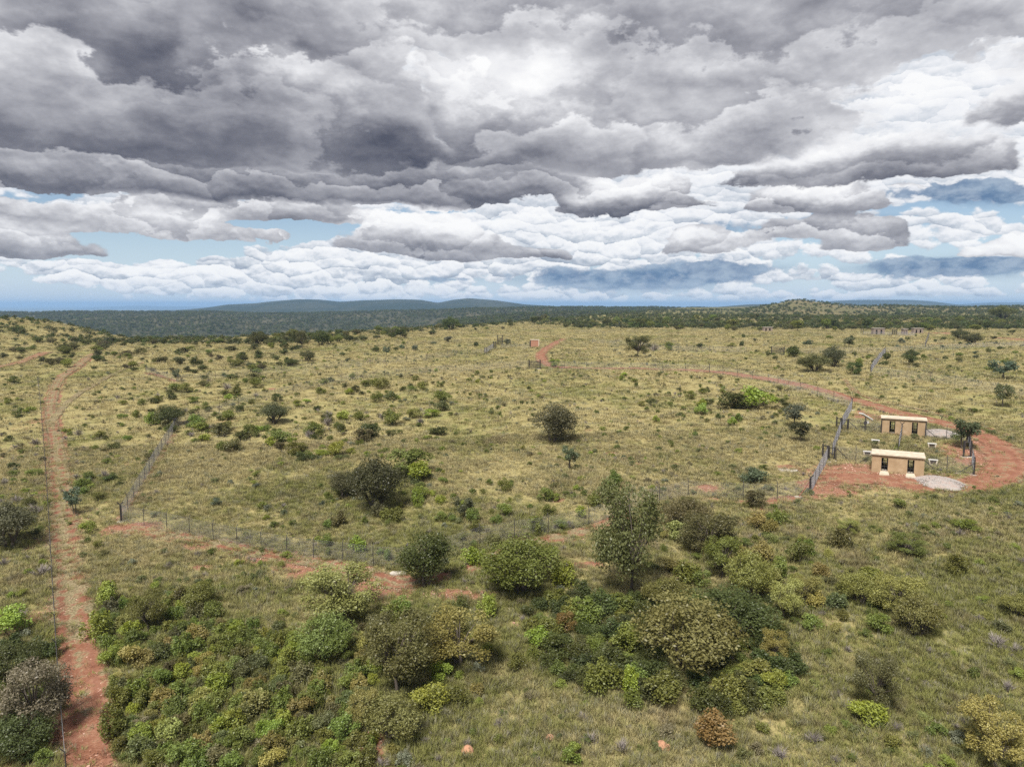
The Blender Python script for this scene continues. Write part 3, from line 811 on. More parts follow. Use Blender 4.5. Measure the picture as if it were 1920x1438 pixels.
# bare grey bush: twigs only
for sd in (1, 2, 3):
    g = random.Random(sd); paths = []
    for i in range(46):
        a = g.uniform(0, 6.28); q = g.uniform(0.1, 0.5); h = g.uniform(0.35, 0.95) * (1.1 - q)
        tip = (math.cos(a) * q, math.sin(a) * q, h); mid_ = (tip[0] * 0.4 + g.uniform(-.05, .05), tip[1] * 0.4 + g.uniform(-.05, .05), h * 0.55)
        paths.append(([(g.uniform(-.06, .06), g.uniform(-.06, .06), -0.02), mid_, tip], 0.014, 0.004))
        for j in range(3):
            t2 = Vector(mid_).lerp(Vector(tip), g.random()) + Vector((g.uniform(-.14, .14), g.uniform(-.14, .14), g.uniform(0.02, .16)))
            paths.append(([mid_, tuple(Vector(mid_).lerp(t2, .5)), tuple(t2)], 0.009, 0.003))
    tv, tf = limb_geo(paths, 3)
    me = new_mesh('dead_bush', tv, tf, M_twig); set_tint(me, np.random.default_rng(sd).random(len(tv)))
    PROTO.setdefault('dead', []).append((me, None))

# ------------------------------------------------------------------ placing plants
LEAF = {'B': (0.200, 0.250, 0.036), 'G': (0.135, 0.160, 0.034), 'D': (0.066, 0.079, 0.023), 'O': (0.108, 0.112, 0.042), 'Y': (0.225, 0.210, 0.060), 'S': (0.098, 0.118, 0.070), 'K': (0.092, 0.088, 0.042), 'X': (0.1, 0.09, 0.08), 'A': (0.18, 0.115, 0.035), 'W': (0.165, 0.145, 0.088), 'T': (0.175, 0.148, 0.052)}
HUE = {'B': 'bright green', 'G': 'mid green', 'D': 'dark green', 'O': 'olive green', 'Y': 'yellowish green', 'S': 'grey green', 'K': 'dark brownish', 'X': 'bare grey', 'A': 'rusty orange', 'W': 'grey-brown', 'T': 'yellow-brown'}
taken = []                                              # (x, y, radius) of every plant, for spacing
g_pl = random.Random(99)

def jitter_col(c_, a=0.14):
    k = 1 + g_pl.uniform(-a, a)
    return (c_[0] * k * (1 + g_pl.uniform(-a, a)), c_[1] * k * (1 + g_pl.uniform(-a * .6, a * .6)), c_[2] * k * (1 + g_pl.uniform(-a, a)), 1)

def plant(name, kind, hue, loc, w, h, label, cat, group=None):
    crown, trunk = g_pl.choice(PROTO[kind])
    rot = g_pl.uniform(0, 6.28)
    loc = Vector(loc); loc.z = float(gz(loc.x, loc.y)) - 0.02
    if trunk is None:
        o = link(name, crown)
        o.color = jitter_col(LEAF[hue])
    else:
        o = bpy.data.objects.new(name, None); COL.objects.link(o); o.empty_display_size = 0.1
        c_ = link('crown', crown, o); c_.color = jitter_col(LEAF[hue])
        link('trunk', trunk, o)
    o.location = loc; o.rotation_euler = (0, 0, rot); o.scale = (w, w * g_pl.uniform(0.9, 1.1), h)
    tag(o, label, cat, group)
    taken.append((loc.x, loc.y, w * 0.5))
    return o

def by_pixels(px, py, wpx, hpx):
    """place, width and height in metres of a plant seen at a pixel box (middle of its foot)"""
    p = at(px, py - 0.10 * wpx)
    _u, _v, dep = project(p.x, p.y, p.z)
    m = float(dep) / F_PX
    sn = (CAM_Z - p.z) / p.length
    w = wpx * m
    h = max(0.45 * w, (hpx * m - 0.45 * w * sn) / math.sqrt(1 - sn * sn))
    return p, w, h

# single trees and bushes of the photograph: x, foot y, width, height (pixels), shape, colour, label
SINGLES = [
    (800, 1108, 84, 112, 'round', 'D', 'dense dark green tree beside the concrete slab at the fence corner'),
    (975, 1122, 128, 120, 'spread', 'G', 'broad mid green tree just outside the enclosure fence, beside the dense dark tree'),
    (1182, 1128, 122, 220, 'loose', 'O', 'tallest olive green tree with a loose open crown at the fence line'),
    (1326, 1046, 96, 90, 'loose', 'O', 'small olive tree with a dark bare trunk in the scrub'),
    (1285, 1000, 84, 70, 'spread', 'O', 'olive bush tree growing against the wire fence strip'),
    (1405, 1128, 80, 96, 'spread', 'Y', 'pale yellowish tree among the scrub below the fence corner'),
    (1352, 1092, 62, 88, 'loose', 'G', 'upright mid green tree next to the pale yellowish scrub tree'),
    (1288, 1268, 180, 158, 'spread', 'T', 'big rounded yellow-brown tree rising out of the dark thicket'),
    (1372, 1205, 150, 110, 'spread', 'D', 'dark green tree behind the big yellow-brown tree'),
    (1250, 1150, 80, 70, 'spread', 'G', 'green tree at the top of the dark thicket'),
    (1720, 1198, 80, 88, 'spread', 'Y', 'rounded yellowish tree at the end of the scrub row'),
    (1678, 1158, 78, 86, 'loose', 'Y', 'yellowish tree with a forked dark trunk in the scrub row'),
    (1612, 1138, 62, 68, 'spread', 'Y', 'small round yellowish tree in the scrub row'),
    (1470, 1168, 62, 84, 'loose', 'Y', 'slim yellowish tree at the start of the scrub row'),
    (1508, 1135, 50, 60, 'loose', 'Y', 'short yellowish bush tree in the scrub row'),
    (1640, 1340, 66, 112, 'loose', 'O', 'slender olive tree alone in the open grass'),
    (1628, 1360, 58, 52, 'shrub', 'B', 'vivid lime green bush at the foot of the slender olive tree'),
    (1860, 1440, 96, 118, 'loose', 'Y', 'pale feathery bush tree in the grass'),
    (745, 1315, 128, 160, 'loose', 'O', 'large olive tree with a bleached dead branch in the thicket'),
    (720, 1245, 84, 90, 'loose', 'O', 'olive tree just behind the one with the dead branch'),
    (642, 1168, 136, 118, 'loose', 'Y', 'pale open crowned tree by the stony red clearing'),
    (862, 1262, 118, 116, 'loose', 'Y', 'pale yellowish open tree beside the thicket'),
    (612, 1245, 96, 96, 'spread', 'G', 'green rounded tree deep in the thicket'),
    (806, 1340, 64, 64, 'shrub', 'B', 'bright green rounded bush at the edge of the thicket'),
    (735, 1395, 96, 96, 'spread', 'Y', 'yellowish rounded bush tree at the lower thicket edge'),
    (682, 1372, 60, 80, 'loose', 'Y', 'pale yellowish bush tree beside the lower thicket edge'),
    (915, 1162, 36, 48, 'thicket', 'B', 'upright bright green bush in open grass below the fence'),
    (1058, 1102, 42, 52, 'thicket', 'B', 'bright green bush between the broad tree and the tallest tree'),
    (886, 1064, 38, 40, 'thicket', 'B', 'bright green bush between the dense dark tree and the broad tree'),
    (375, 1148, 58, 60, 'round', 'G', 'single round green bush tree standing clear of the thicket'),
    (278, 1190, 62, 82, 'loose', 'G', 'green bush tree at the upper edge of the thicket'),
    (206, 1140, 46, 52, 'thicket', 'B', 'bright green bush beside the dirt track, above its twin'),
    (184, 1205, 50, 58, 'thicket', 'B', 'bright green bush right on the dirt track verge'),
    (64, 1385, 118, 150, 'loose', 'W', 'pale grey-brown tree leaning over the long wire fence'),
    (18, 1195, 66, 62, 'shrub', 'B', 'bright green bush beyond the long wire fence'),
    (18, 1035, 84, 96, 'spread', 'K', 'dark brownish tree beyond the long wire fence'),
    (30, 1425, 120, 90, 'spread', 'D', 'dark green bush tree under the grey-brown tree'),
    (20, 1290, 90, 90, 'spread', 'D', 'dark green tree behind the grey-brown tree'),
    (140, 968, 30, 54, 'umbrella', 'S', 'small grey-green tree beside the dirt track'),
    (165, 1002, 26, 28, 'shrub', 'B', 'bright green shrub beside the fence post corner'),
    (1038, 838, 74, 78, 'round', 'K', 'round dark brownish tree standing alone inside the enclosure'),
    (705, 965, 98, 110, 'spread', 'K', 'large dark olive-brown tree inside the enclosure'),
    (645, 938, 50, 54, 'round', 'K', 'rounded dark bush tree beside the large olive-brown tree'),
    (765, 895, 66, 54, 'shrub', 'G', 'green bush behind the large olive-brown tree'),
    (790, 906, 46, 42, 'shrub', 'B', 'lime green rounded bush behind the large olive-brown tree'),
    (783, 950, 22, 34, 'thicket', 'B', 'small lime green upright bush inside the enclosure'),
    (870, 978, 32, 46, 'umbrella', 'S', 'grey-green sapling inside the enclosure above the fence'),
    (515, 798, 46, 42, 'spread', 'K', 'brownish bush tree on the shrubby slope'),
    (318, 804, 52, 44, 'spread', 'D', 'dark green bush tree at the far end of the side fence'),
    (1068, 884, 28, 48, 'umbrella', 'S', 'thin forked sapling in front of the round dark tree'),
    (1416, 772, 60, 46, 'shrub', 'B', 'wide lime green bush in the enclosure grass'),
    (1374, 770, 56, 32, 'shrub', 'D', 'dark green bush touching the wide lime green bush'),
    (1490, 805, 32, 46, 'umbrella', 'S', 'grey-green tree behind the sparse brown-stemmed tree'),
    (1500, 834, 28, 44, 'umbrella', 'K', 'sparse tree with a dark forked stem near the shelters'),
    (1408, 908, 46, 32, 'shrub', 'S', 'grey-green bush near the concrete slab'),
    (1806, 846, 46, 60, 'umbrella', 'S', 'grey-green tree beside the yard gate'),
    (1527, 702, 52, 36, 'spread', 'O', 'wide olive bush tree by the access road'),
    (1562, 692, 38, 42, 'spread', 'K', 'dark bush tree beside the wide olive bush tree'),
    (1602, 706, 26, 26, 'shrub', 'D', 'dark green bush near the mesh fence end'),
    (1195, 674, 40, 42, 'loose', 'D', 'dark green tree standing alone in the far grassland'),
    (1226, 662, 26, 20, 'dead', 'X', 'leafless grey bush beside the lone dark green tree'),
    (1490, 672, 26, 22, 'shrub', 'D', 'dark green bush beside the freestanding gate frame'),
    (1880, 716, 42, 38, 'umbrella', 'S', 'flat crowned grey-green tree in the grass above the access road'),
    (1880, 766, 30, 44, 'umbrella', 'K', 'thin dark-stemmed tree above the access road'),
    (1040, 690, 18, 16, 'shrub', 'B', 'small bright bush at the bend of the access road'),
    (1148, 920, 26, 40, 'shrub', 'G', 'green bush in front of the tallest olive tree'),
    (945, 925, 22, 30, 'shrub', 'G', 'small green bush in the middle of the enclosure'),
    (1315, 780, 24, 24, 'shrub', 'B', 'lime green shrub among the bushes of the enclosure grass'),
    (1880, 603, 40, 26, 'spread', 'D', 'big dark green tree on the far rise'),
    (1822, 650, 34, 24, 'spread', 'K', 'dark purplish-brown bush tree in the far grassland'),
    (1800, 640, 26, 22, 'spread', 'K', 'dark brown bush tree behind the purplish-brown one'),
    (845, 622, 28, 26, 'spread', 'D', 'tall dark tree clump on the plateau edge'),
    (602, 652, 30, 30, 'round', 'D', 'round dark tree standing out on the plateau edge'),
    (566, 657, 20, 36, 'loose', 'O', 'upright olive tree next to the round dark tree'),
    (577, 680, 26, 22, 'spread', 'K', 'brownish bush below the round dark tree'),
    (484, 650, 34, 26, 'spread', 'D', 'wide dark tree on the plateau edge above the slope'),
    (750, 637, 18, 20, 'umbrella', 'D', 'small dark tree alone on the far grass'),
    (725, 670, 13, 20, 'umbrella', 'S', 'small pale sapling alone on the far grass'),
    (778, 660, 11, 12, 'umbrella', 'S', 'tiny sapling on the far grass'),
    (332, 718, 14, 26, 'umbrella', 'S', 'thin sapling by the short red path'),
    (1340, 1400, 70, 60, 'shrub', 'A', 'rusty orange bush in the grass below the dark thicket'),
    (470 + 590, 1190, 34, 44, 'shrub', 'A', 'rusty orange shrub inside the dark thicket'),
    (1010, 1215, 44, 44, 'shrub', 'B', 'lime green shrub at the thicket edge'),
    (1180, 1306, 44, 56, 'thicket', 'B', 'pale lime shoots standing out of the dark thicket'),
    (1685, 958, 22, 24, 'shrub', 'G', 'small dark bush below the shelter yard'),
    (1790, 1080, 44, 42, 'shrub', 'G', 'green bush alone in the grass below the yard'),
    (1700, 1045, 60, 44, 'loose', 'G', 'loose green bush in the grass below the yard'),
    (1815, 1000, 44, 26, 'shrub', 'G', 'low green bush near the yard track'),
    (1590, 1005, 36, 32, 'loose', 'Y', 'small yellowish bush near the fence corner'),
    (1905, 1160, 44, 50, 'spread', 'Y', 'yellow green bush in the open grass slope'),
    (1450, 1300, 44, 50, 'shrub', 'B', 'bright green bush beside the dark thicket'),
    (1868, 1218, 60, 34, 'dead', 'X', 'wide pale grey twiggy bush in the open grass slope'),
    (1905, 1228, 34, 28, 'dead', 'X', 'dark grey twiggy bush touching the wide pale grey bush'),
    (1890, 1300, 34, 34, 'dead', 'X', 'pale grey twiggy bush below the wide grey one'),
    (1462, 1425, 46, 34, 'dead', 'X', 'grey twiggy bush near the rusty orange bush'),
    (1108, 1398, 46, 34, 'dead', 'X', 'grey twiggy bush beside the smallest termite mound'),
    (1166, 1412, 44, 34, 'dead', 'X', 'mauve grey twiggy bush beside the lopsided termite mound'),
    (715, 1440, 40, 30, 'dead', 'X', 'grey twiggy bush on red soil below the thicket'),
    (1525, 1395, 40, 34, 'dead', 'X', 'grey twiggy bush in the grass below the bright green bush'),
    (1452, 1250, 46, 66, 'loose', 'Y', 'upright yellowish bush beside the dark thicket'),
]
import re as _re
def short_name(lab):
    return _re.split(r' (?:with|beside|in|at|just|among|rising|behind|on|growing|standing|by|right|beyond|leaning|under|and|against|next|alone|near|between|above|below|inside|touching|from|to|of|deep|along)\b|,', lab)[0].strip()
_sh = [short_name(q[6]) for q in SINGLES]
LANDMARKS = []
for px, py, wp, hp, kind, hue, lab in SINGLES:
    p, w, h = by_pixels(px, py, wp, hp)
    tree = PROTO[kind][0][1] is not None
    if _sh.count(short_name(lab)) == 1 and 3 <= len(short_name(lab).split()) <= 5: LANDMARKS.append((p.x, p.y, w / 2, short_name(lab)))
    plant('tree' if tree else ('dead_bush' if kind == 'dead' else 'bush'), kind, hue, p, w, h, lab, 'tree' if tree else 'bush')

# scattered plants: region outline (pixels), how many, width range (m), height/width, shapes, colours, name, category, where
def region(poly, n, wr, hr, kinds, hues, name, cat, where, space=0.75, seed=0, sizes=('small', 'mid-sized'), avoid=True, maxd=1e9):
    g = random.Random(seed)
    us = [p[0] for p in poly]; vs = [p[1] for p in poly]
    made = tries = 0
    while made < n and tries < n * 30:
        tries += 1
        u, v = g.uniform(min(us), max(us)), g.uniform(min(vs), max(vs))
        if not bool(in_poly(np.array([u]), np.array([v]), poly)[0]): continue
        p = at(u, v)
        if p.length > maxd: continue
        w = wr[0] + (wr[1] - wr[0]) * g.random() ** 1.6
        if any((p.x - a) ** 2 + (p.y - b) ** 2 < (space * (w * 0.5 + r * 0.8)) ** 2 for a, b, r in taken): continue
        if avoid and float(near_tracks(np.array([p.x]), np.array([p.y]))[0]) < w * 0.15: continue
        if in_yard(p.x, p.y): continue
        kind = g.choice(kinds); hue = g.choice(hues)
        if kind == 'dead': hue = 'X'
        q = (w - wr[0]) / (wr[1] - wr[0])
        size = 'small' if q < 0.22 else ('mid-sized' if q < 0.6 else 'large')
        form = {'thicket': 'upright', 'shrub': 'rounded', 'low': 'spreading', 'dead': 'twiggy', 'spread': 'broad', 'round': 'dense', 'umbrella': 'flat-topped', 'loose': 'open'}[kind]
        h = w * g.uniform(*hr) * (1.25 if kind == 'umbrella' else 1)
        lab = f'{size} {form} {HUE[hue]} {cat} {where}'
        near = [(math.hypot(p.x - a, p.y - b) - r, s_) for a, b, r, s_ in LANDMARKS]
        dm, s_ = min(near, default=(99.0, ""))
        if dm < (2.5 if p.length < 140 else 9.0):
            for cand in (f'{size} {form} {HUE[hue]} {cat} {where}, close to the {s_}', f'{size} {form} {HUE[hue]} {cat} close to the {s_}'):
                if len(cand.split()) <= 16: lab = cand; break
        grp = where if where in lab else lab.split(f' {cat} ')[-1]
        plant(name, kind, hue, p, w, h, lab, cat, f"{cat}{'es' if cat.endswith('sh') else 's'} {grp}")
        made += 1
    return made

yard = [at(1556, 864)[:2], at(1830, 892)[:2], at(1818, 826)[:2], at(1580, 806)[:2]]
yard = [(float(a), float(b)) for a, b in yard]
def in_yard(x, y): return bool(in_poly(np.array([x]), np.array([y]), yard)[0])

region([(190, 1140), (330, 1120), (420, 1170), (560, 1190), (700, 1250), (770, 1438), (640, 1448), (215, 1448), (190, 1300)], 298, (0.85, 1.9), (0.75, 1.2), ['thicket', 'thicket', 'shrub'], 'BGGGGYO', 'thicket_bush', 'bush', 'in the dense thicket beside the dirt track', 0.62, 1)
region([(985, 1150), (1120, 1110), (1230, 1120), (1420, 1160), (1500, 1260), (1450, 1340), (1290, 1340), (1120, 1310), (985, 1240)], 120, (1.3, 2.8), (0.6, 1.0), ['thicket', 'shrub'], 'DDGGD', 'scrub_bush', 'bush', 'in the dark thicket round the big yellow-brown tree', 0.60, 2)
region([(0, 1210), (100, 1230), (92, 1438), (0, 1438)], 20, (1.0, 1.9), (0.7, 1.1), ['thicket', 'shrub'], 'DDG', 'scrub_bush', 'bush', 'in the thicket beyond the long wire fence', 0.6, 3)
region([(1240, 960), (1420, 950), (1560, 1000), (1720, 1110), (1740, 1190), (1500, 1190), (1300, 1110), (1230, 1060)], 62, (0.9, 2.6), (0.8, 1.2), ['shrub', 'thicket', 'shrub'], 'YYYGOG', 'green_shrub', 'shrub', 'on the scrubby bank below the fence', 0.7, 4)
region([(560, 1150), (880, 1130), (980, 1200), (990, 1290), (860, 1330), (640, 1230)], 26, (0.8, 1.8), (0.8, 1.2), ['shrub', 'thicket'], 'GGOBY', 'green_shrub', 'shrub', 'between the olive trees of the thicket', 0.7, 5)
region([(260, 735), (420, 705), (620, 715), (830, 715), (840, 830), (600, 880), (480, 860), (330, 830), (270, 790)], 165, (1.0, 3.4), (0.5, 0.9), ['shrub', 'shrub', 'low', 'thicket', 'dead'], 'GGBGGOD', 'slope_shrub', 'shrub', 'on the shrubby slope of the enclosure', 0.65, 6)
region([(600, 890), (830, 900), (1100, 920), (1180, 900), (1170, 960), (1000, 1010), (900, 1030), (760, 1060), (600, 1040)], 58, (0.8, 1.9), (0.7, 1.3), ['shrub', 'thicket', 'low'], 'BGGBGO', 'green_shrub', 'shrub', 'inside the enclosure fence near the front corner', 0.8, 7)
region([(0, 700), (70, 740), (80, 1200), (0, 1200)], 40, (0.8, 2.6), (0.5, 0.9), ['shrub', 'low', 'dead'], 'GDGB', 'verge_shrub', 'shrub', 'beyond the long wire fence', 0.9, 8)
region([(112, 760), (270, 740), (300, 840), (220, 940), (130, 960)], 42, (0.8, 2.4), (0.5, 0.9), ['shrub', 'low', 'thicket', 'dead'], 'GGDBO', 'verge_shrub', 'shrub', 'between the dirt track and the side fence', 0.8, 9)
region([(290, 860), (600, 900), (1000, 780), (1500, 720), (1500, 900), (1150, 900), (700, 1010), (420, 1000)], 46, (0.5, 1.3), (0.6, 1.1), ['shrub', 'low', 'thicket'], 'GBBGS', 'grass_shrub', 'shrub', 'scattered in the enclosure grass', 1.2, 10)
region([(1180, 715), (1480, 725), (1480, 800), (1200, 800)], 34, (0.7, 1.9), (0.6, 1.1), ['shrub', 'low'], 'GDGBO', 'grass_shrub', 'shrub', 'in the far corner of the enclosure grass', 1.0, 11)
region([(560, 690), (1000, 700), (1480, 706), (1180, 720), (830, 760), (600, 720)], 34, (0.7, 1.8), (0.6, 1.0), ['shrub', 'low'], 'GDGBO', 'grass_shrub', 'shrub', 'along the far fence of the enclosure', 1.0, 12)
region([(170, 1010), (540, 1060), (640, 1090), (560, 1150), (330, 1110), (180, 1120)], 26, (0.6, 1.3), (0.6, 1.0), ['shrub', 'low', 'dead'], 'GBGO', 'green_shrub', 'shrub', 'on the grass between the thicket and the cleared strip', 1.0, 13)
region([(1460, 960), (1920, 940), (1920, 1438), (1460, 1400)], 44, (0.5, 1.3), (0.5, 0.9), ['low', 'dead', 'dead', 'shrub'], 'GOGY', 'open_shrub', 'shrub', 'in the open grass below the yard', 1.2, 14)
region([(780, 1340), (1400, 1330), (1500, 1438), (760, 1438)], 30, (0.5, 1.2), (0.5, 0.9), ['low', 'dead', 'dead'], 'GOG', 'open_shrub', 'shrub', 'in the grass round the termite mounds', 1.2, 15)
# country further off
region([(-20, 620), (180, 640), (420, 640), (560, 645), (560, 700), (300, 700), (150, 690), (-20, 690)], 150, (1.6, 4.2), (0.5, 0.85), ['shrub', 'low', 'spread', 'shrub'], 'GDODK', 'hillside_bush', 'bush', 'on the brushy hillside by the plateau edge', 0.7, 16, maxd=520)
region([(480, 628), (760, 618), (960, 606), (960, 616), (800, 632), (640, 648), (500, 655)], 60, (2.2, 5.0), (0.6, 1.0), ['umbrella', 'spread', 'shrub', 'round'], 'DOGDK', 'edge_tree', 'tree', 'along the edge of the grassy plateau', 0.6, 17, maxd=640)
region([(1000, 600), (1300, 600), (1900, 604), (1900, 622), (1400, 622), (1100, 618), (990, 612)], 170, (3.0, 6.5), (0.7, 1.05), ['umbrella', 'spread', 'round', 'umbrella'], 'DDGOG', 'belt_tree', 'tree', 'in the tree belt behind the far grassland', 0.55, 18)
region([(620, 645), (900, 640), (1500, 628), (1900, 625), (1920, 700), (1500, 690), (1100, 640), (900, 660), (640, 680)], 80, (1.2, 3.6), (0.6, 1.1), ['umbrella', 'shrub', 'low', 'spread'], 'DSGOD', 'grassland_bush', 'bush', 'dotted over the far grassland', 1.5, 19)

# ------------------------------------------------------------------ grass, twigs and far bush: masses nobody could count
HIDDEN = bpy.data.collections.new('plant patterns')
def pattern_collection(name, meshes, colors=None):
    c_ = bpy.data.collections.new(name)
    for i, m in enumerate(meshes):
        o = bpy.data.objects.new(f'{name}_{i:02d}', m); c_.objects.link(o)
        if colors: o.color = (*colors[i % len(colors)], 1)
    return c_

def scatter(name, label, pts, scl, idx, coll, tilt=0.12, seed=0):
    g = np.random.default_rng(seed); n = len(pts)
    me = bpy.data.meshes.new(name); me.vertices.add(n); me.vertices.foreach_set('co', np.asarray(pts, np.float32).ravel())
    rot = np.stack([g.normal(0, tilt, n), g.normal(0, tilt, n), g.uniform(0, 6.283, n)], 1)
    for an, ty, v in (('rot', 'FLOAT_VECTOR', rot), ('scl', 'FLOAT_VECTOR', scl)):
        a = me.attributes.new(an, ty, 'POINT'); a.data.foreach_set('vector', np.asarray(v, np.float32).ravel())
    a = me.attributes.new('pick', 'INT', 'POINT'); a.data.foreach_set('value', np.asarray(idx, np.int32))
    o = link(name, me)
    ng = bpy.data.node_groups.new(name, 'GeometryNodeTree')
    ng.interface.new_socket('Geometry', in_out='INPUT', socket_type='NodeSocketGeometry')
    ng.interface.new_socket('Geometry', in_out='OUTPUT', socket_type='NodeSocketGeometry')
    N = ng.nodes; gi = N.new('NodeGroupInput'); go = N.new('NodeGroupOutput')
    iop = N.new('GeometryNodeInstanceOnPoints'); ci = N.new('GeometryNodeCollectionInfo')
    ci.inputs['Collection'].default_value = coll; ci.inputs['Separate Children'].default_value = True; ci.inputs['Reset Children'].default_value = True
    ng.links.new(gi.outputs[0], iop.inputs['Points']); ng.links.new(ci.outputs[0], iop.inputs['Instance'])
    iop.inputs['Pick Instance'].default_value = True
    for an, ty, sock in (('rot', 'FLOAT_VECTOR', 'Rotation'), ('scl', 'FLOAT_VECTOR', 'Scale'), ('pick', 'INT', 'Instance Index')):
        na = N.new('GeometryNodeInputNamedAttribute'); na.data_type = ty; na.inputs['Name'].default_value = an
        ng.links.new(na.outputs['Attribute'], iop.inputs[sock])
    ng.links.new(iop.outputs[0], go.inputs[0])
    md = o.modifiers.new('scatter', 'NODES'); md.node_group = ng
    return tag(o, label, kind='stuff')

def tuft(seed, n, spread, h0, h1, wid, droop):
    g = np.random.default_rng(seed); V = []; T = []
    for i in range(n):
        a = g.uniform(0, 6.283); q = spread * math.sqrt(g.random()) * 0.45
        b = np.array([math.cos(a) * q, math.sin(a) * q, 0]); h = g.uniform(h0, h1); ln = g.uniform(0.15, droop)
        a2 = a + g.normal(0, 0.7); dv = np.array([math.cos(a2), math.sin(a2), 0]) * ln * h
        m = b + dv * 0.45 + np.array([0, 0, h * 0.62]); tp = b + dv * 1.25 + np.array([0, 0, h])
        sd = np.array([-math.sin(a2), math.cos(a2), 0]) * wid * g.uniform(0.6, 1.3)
        V += [b - sd, m - sd * 0.8, tp, m + sd * 0.8]; T += [g.random()] * 4
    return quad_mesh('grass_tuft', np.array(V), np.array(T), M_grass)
tufts = [tuft(1, 26, 0.5, 0.25, 0.55, 0.016, 0.7), tuft(2, 30, 0.6, 0.20, 0.45, 0.018, 0.9), tuft(3, 22, 0.45, 0.35, 0.75, 0.014, 0.6), tuft(4, 34, 0.7, 0.15, 0.35, 0.02, 1.0), tuft(5, 18, 0.4, 0.45, 0.95, 0.013, 0.5)]
wide = [tuft(11, 44, 1.6, 0.25, 0.55, 0.030, 0.8), tuft(12, 44, 1.8, 0.20, 0.45, 0.034, 0.9), tuft(13, 40, 1.5, 0.3, 0.65, 0.028, 0.7)]
C_tuft = pattern_collection('near_tuft', tufts)
C_wide = pattern_collection('far_tuft', wide)

def grass_points(n, d0, d1, power, half=0.80, seed=1):
    g = np.random.default_rng(seed)
    y = (g.random(n) * (d1 ** power - d0 ** power) + d0 ** power) ** (1 / power)
    x = g.uniform(-half, half, n) * y
    keep = g.random(n) < -0.10 + 1.9 * fbm(x * 0.22, y * 0.22, 3) * (0.55 + 0.9 * fbm(x * 0.045 + 31, y * 0.045, 2))
    x, y = x[keep], y[keep]
    dt = near_tracks(x, y)
    b = bare(x, y)
    g2 = g.random(len(x))
    ok = (g2 > b * 1.15) & ((dt > 0.35 * g2) | (g2 > np.where((y > 72) & (x < -20) & (y < 250), 0.80, 0.955)))
    x, y = x[ok], y[ok]
    return x, y, g

x, y, g = grass_points(175000, 40, 125, 1.6, seed=1)
z = gz(x, y)
s = 0.62 + 0.55 * g.random(len(x)) * (0.6 + 0.8 * fbm(x * 0.1, y * 0.1, 3)); s3 = np.stack([s * 1.15, s * 1.15, s * (0.7 + 0.5 * g.random(len(x)))], 1)
scatter('grass', 'tufted green and straw-coloured grass covering the slope', np.stack([x, y, z], 1), s3, g.choice(5, len(x), p=[.26, .26, .18, .22, .08]), C_tuft, seed=2)
x, y, g = grass_points(125000, 122, 680, 0.95, seed=3)
z = gz(x, y); s = (0.8 + 0.6 * g.random(len(x))) * (1 + 0.0022 * (y - 120)); s3 = np.stack([s, s, s * 0.8], 1)
scatter('far_grass', 'pale dry grass covering the far plain', np.stack([x, y, z], 1), s3, g.integers(0, 3, len(x)), C_wide, seed=4)

# small grey and green herbs and seedlings between the grass
herb_m = [PROTO['low'][0][0], PROTO['dead'][0][0], PROTO['dead'][1][0], PROTO['shrub'][0][0], PROTO['thicket'][0][0]]
herb_m = [m.copy() for m in herb_m]
for m in herb_m:
    if m.materials[0] == M_leaf: m.materials[0] = M_herb
C_herb = pattern_collection('herb', herb_m)
x, y, g = grass_points(17000, 40, 330, 1.1, seed=5)
keep = fbm(x * 0.07 + 9, y * 0.07, 3) + g.random(len(x)) * 0.5 > 0.66
x, y = x[keep], y[keep]
s = 0.25 + 0.6 * g.random(len(x)) ** 2.5; s3 = np.stack([s * 1.3, s * 1.3, s], 1)
scatter('herbs', 'low herbs and seedlings among the grass', np.stack([x, y, gz(x, y)], 1), s3, g.choice(5, len(x), p=[.34, .15, .15, .2, .16]), C_herb, seed=6)

# far bush on the slopes beyond the valley, on the hills and on the plain behind the belt
def far_tree(seed, n=150):
    V, t = leaf_cloud(crown_lobes(seed, 9, 0.55, 0.28, 0.36, 0.2), n, 0.075, seed, fill=0.5)
    return quad_mesh('far_tree', V, t, M_mass)
far_m = [far_tree(201), far_tree(202), far_tree(203), far_tree(204)]
C_far = pattern_collection('far_bush', far_m)

def on_ridge(V, n, seed, lo=0.0, hi=0.85, clump=1.0):
    g = np.random.default_rng(seed); nr, nc, _ = V.shape
    r = g.uniform(lo, hi, n) * (nr - 2); c_ = g.random(n) * (nc - 2)
    r0, c0 = r.astype(int), c_.astype(int); fr, fc = (r - r0)[:, None], (c_ - c0)[:, None]
    P = (V[r0, c0] * (1 - fr) + V[r0 + 1, c0] * fr) * (1 - fc) + (V[r0, c0 + 1] * (1 - fr) + V[r0 + 1, c0 + 1] * fr) * fc
    keep = (fbm(P[:, 0] * 0.012, P[:, 1] * 0.006, 4) * 0.6 + 0.7 * fbm(P[:, 0] * 0.0035 + 7, P[:, 1] * 0.0028, 3)) * clump + g.random(n) * 0.5 > 0.66
    return P[keep]
def bush_mass(name, label, P, lo, hi, seed):
    g = np.random.default_rng(seed); n = len(P)
    w = lo + (hi - lo) * g.random(n) ** 1.5; s3 = np.stack([w * 1.25, w * 1.25, w], 1)
    P = P.copy(); P[:, 2] -= 0.15 * w
    scatter(name, label, P, s3, g.integers(0, 4, n), C_far, tilt=0.05, seed=seed)
bush_mass('bushveld', 'dense dark bush covering the plateau across the valley', on_ridge(V_wood, 30000, 1), 3.5, 8.0, 1)
bush_mass('bushveld', 'wooded cover on the low rise behind the grassland', on_ridge(V_mid, 6000, 2), 3.0, 6.5, 2)
bush_mass('bushveld', 'scattered bush on the rocky hill', on_ridge(V_kop, 4200, 3, clump=0.9), 2.2, 5.5, 3)
g = np.random.default_rng(12)
x = []; y = []
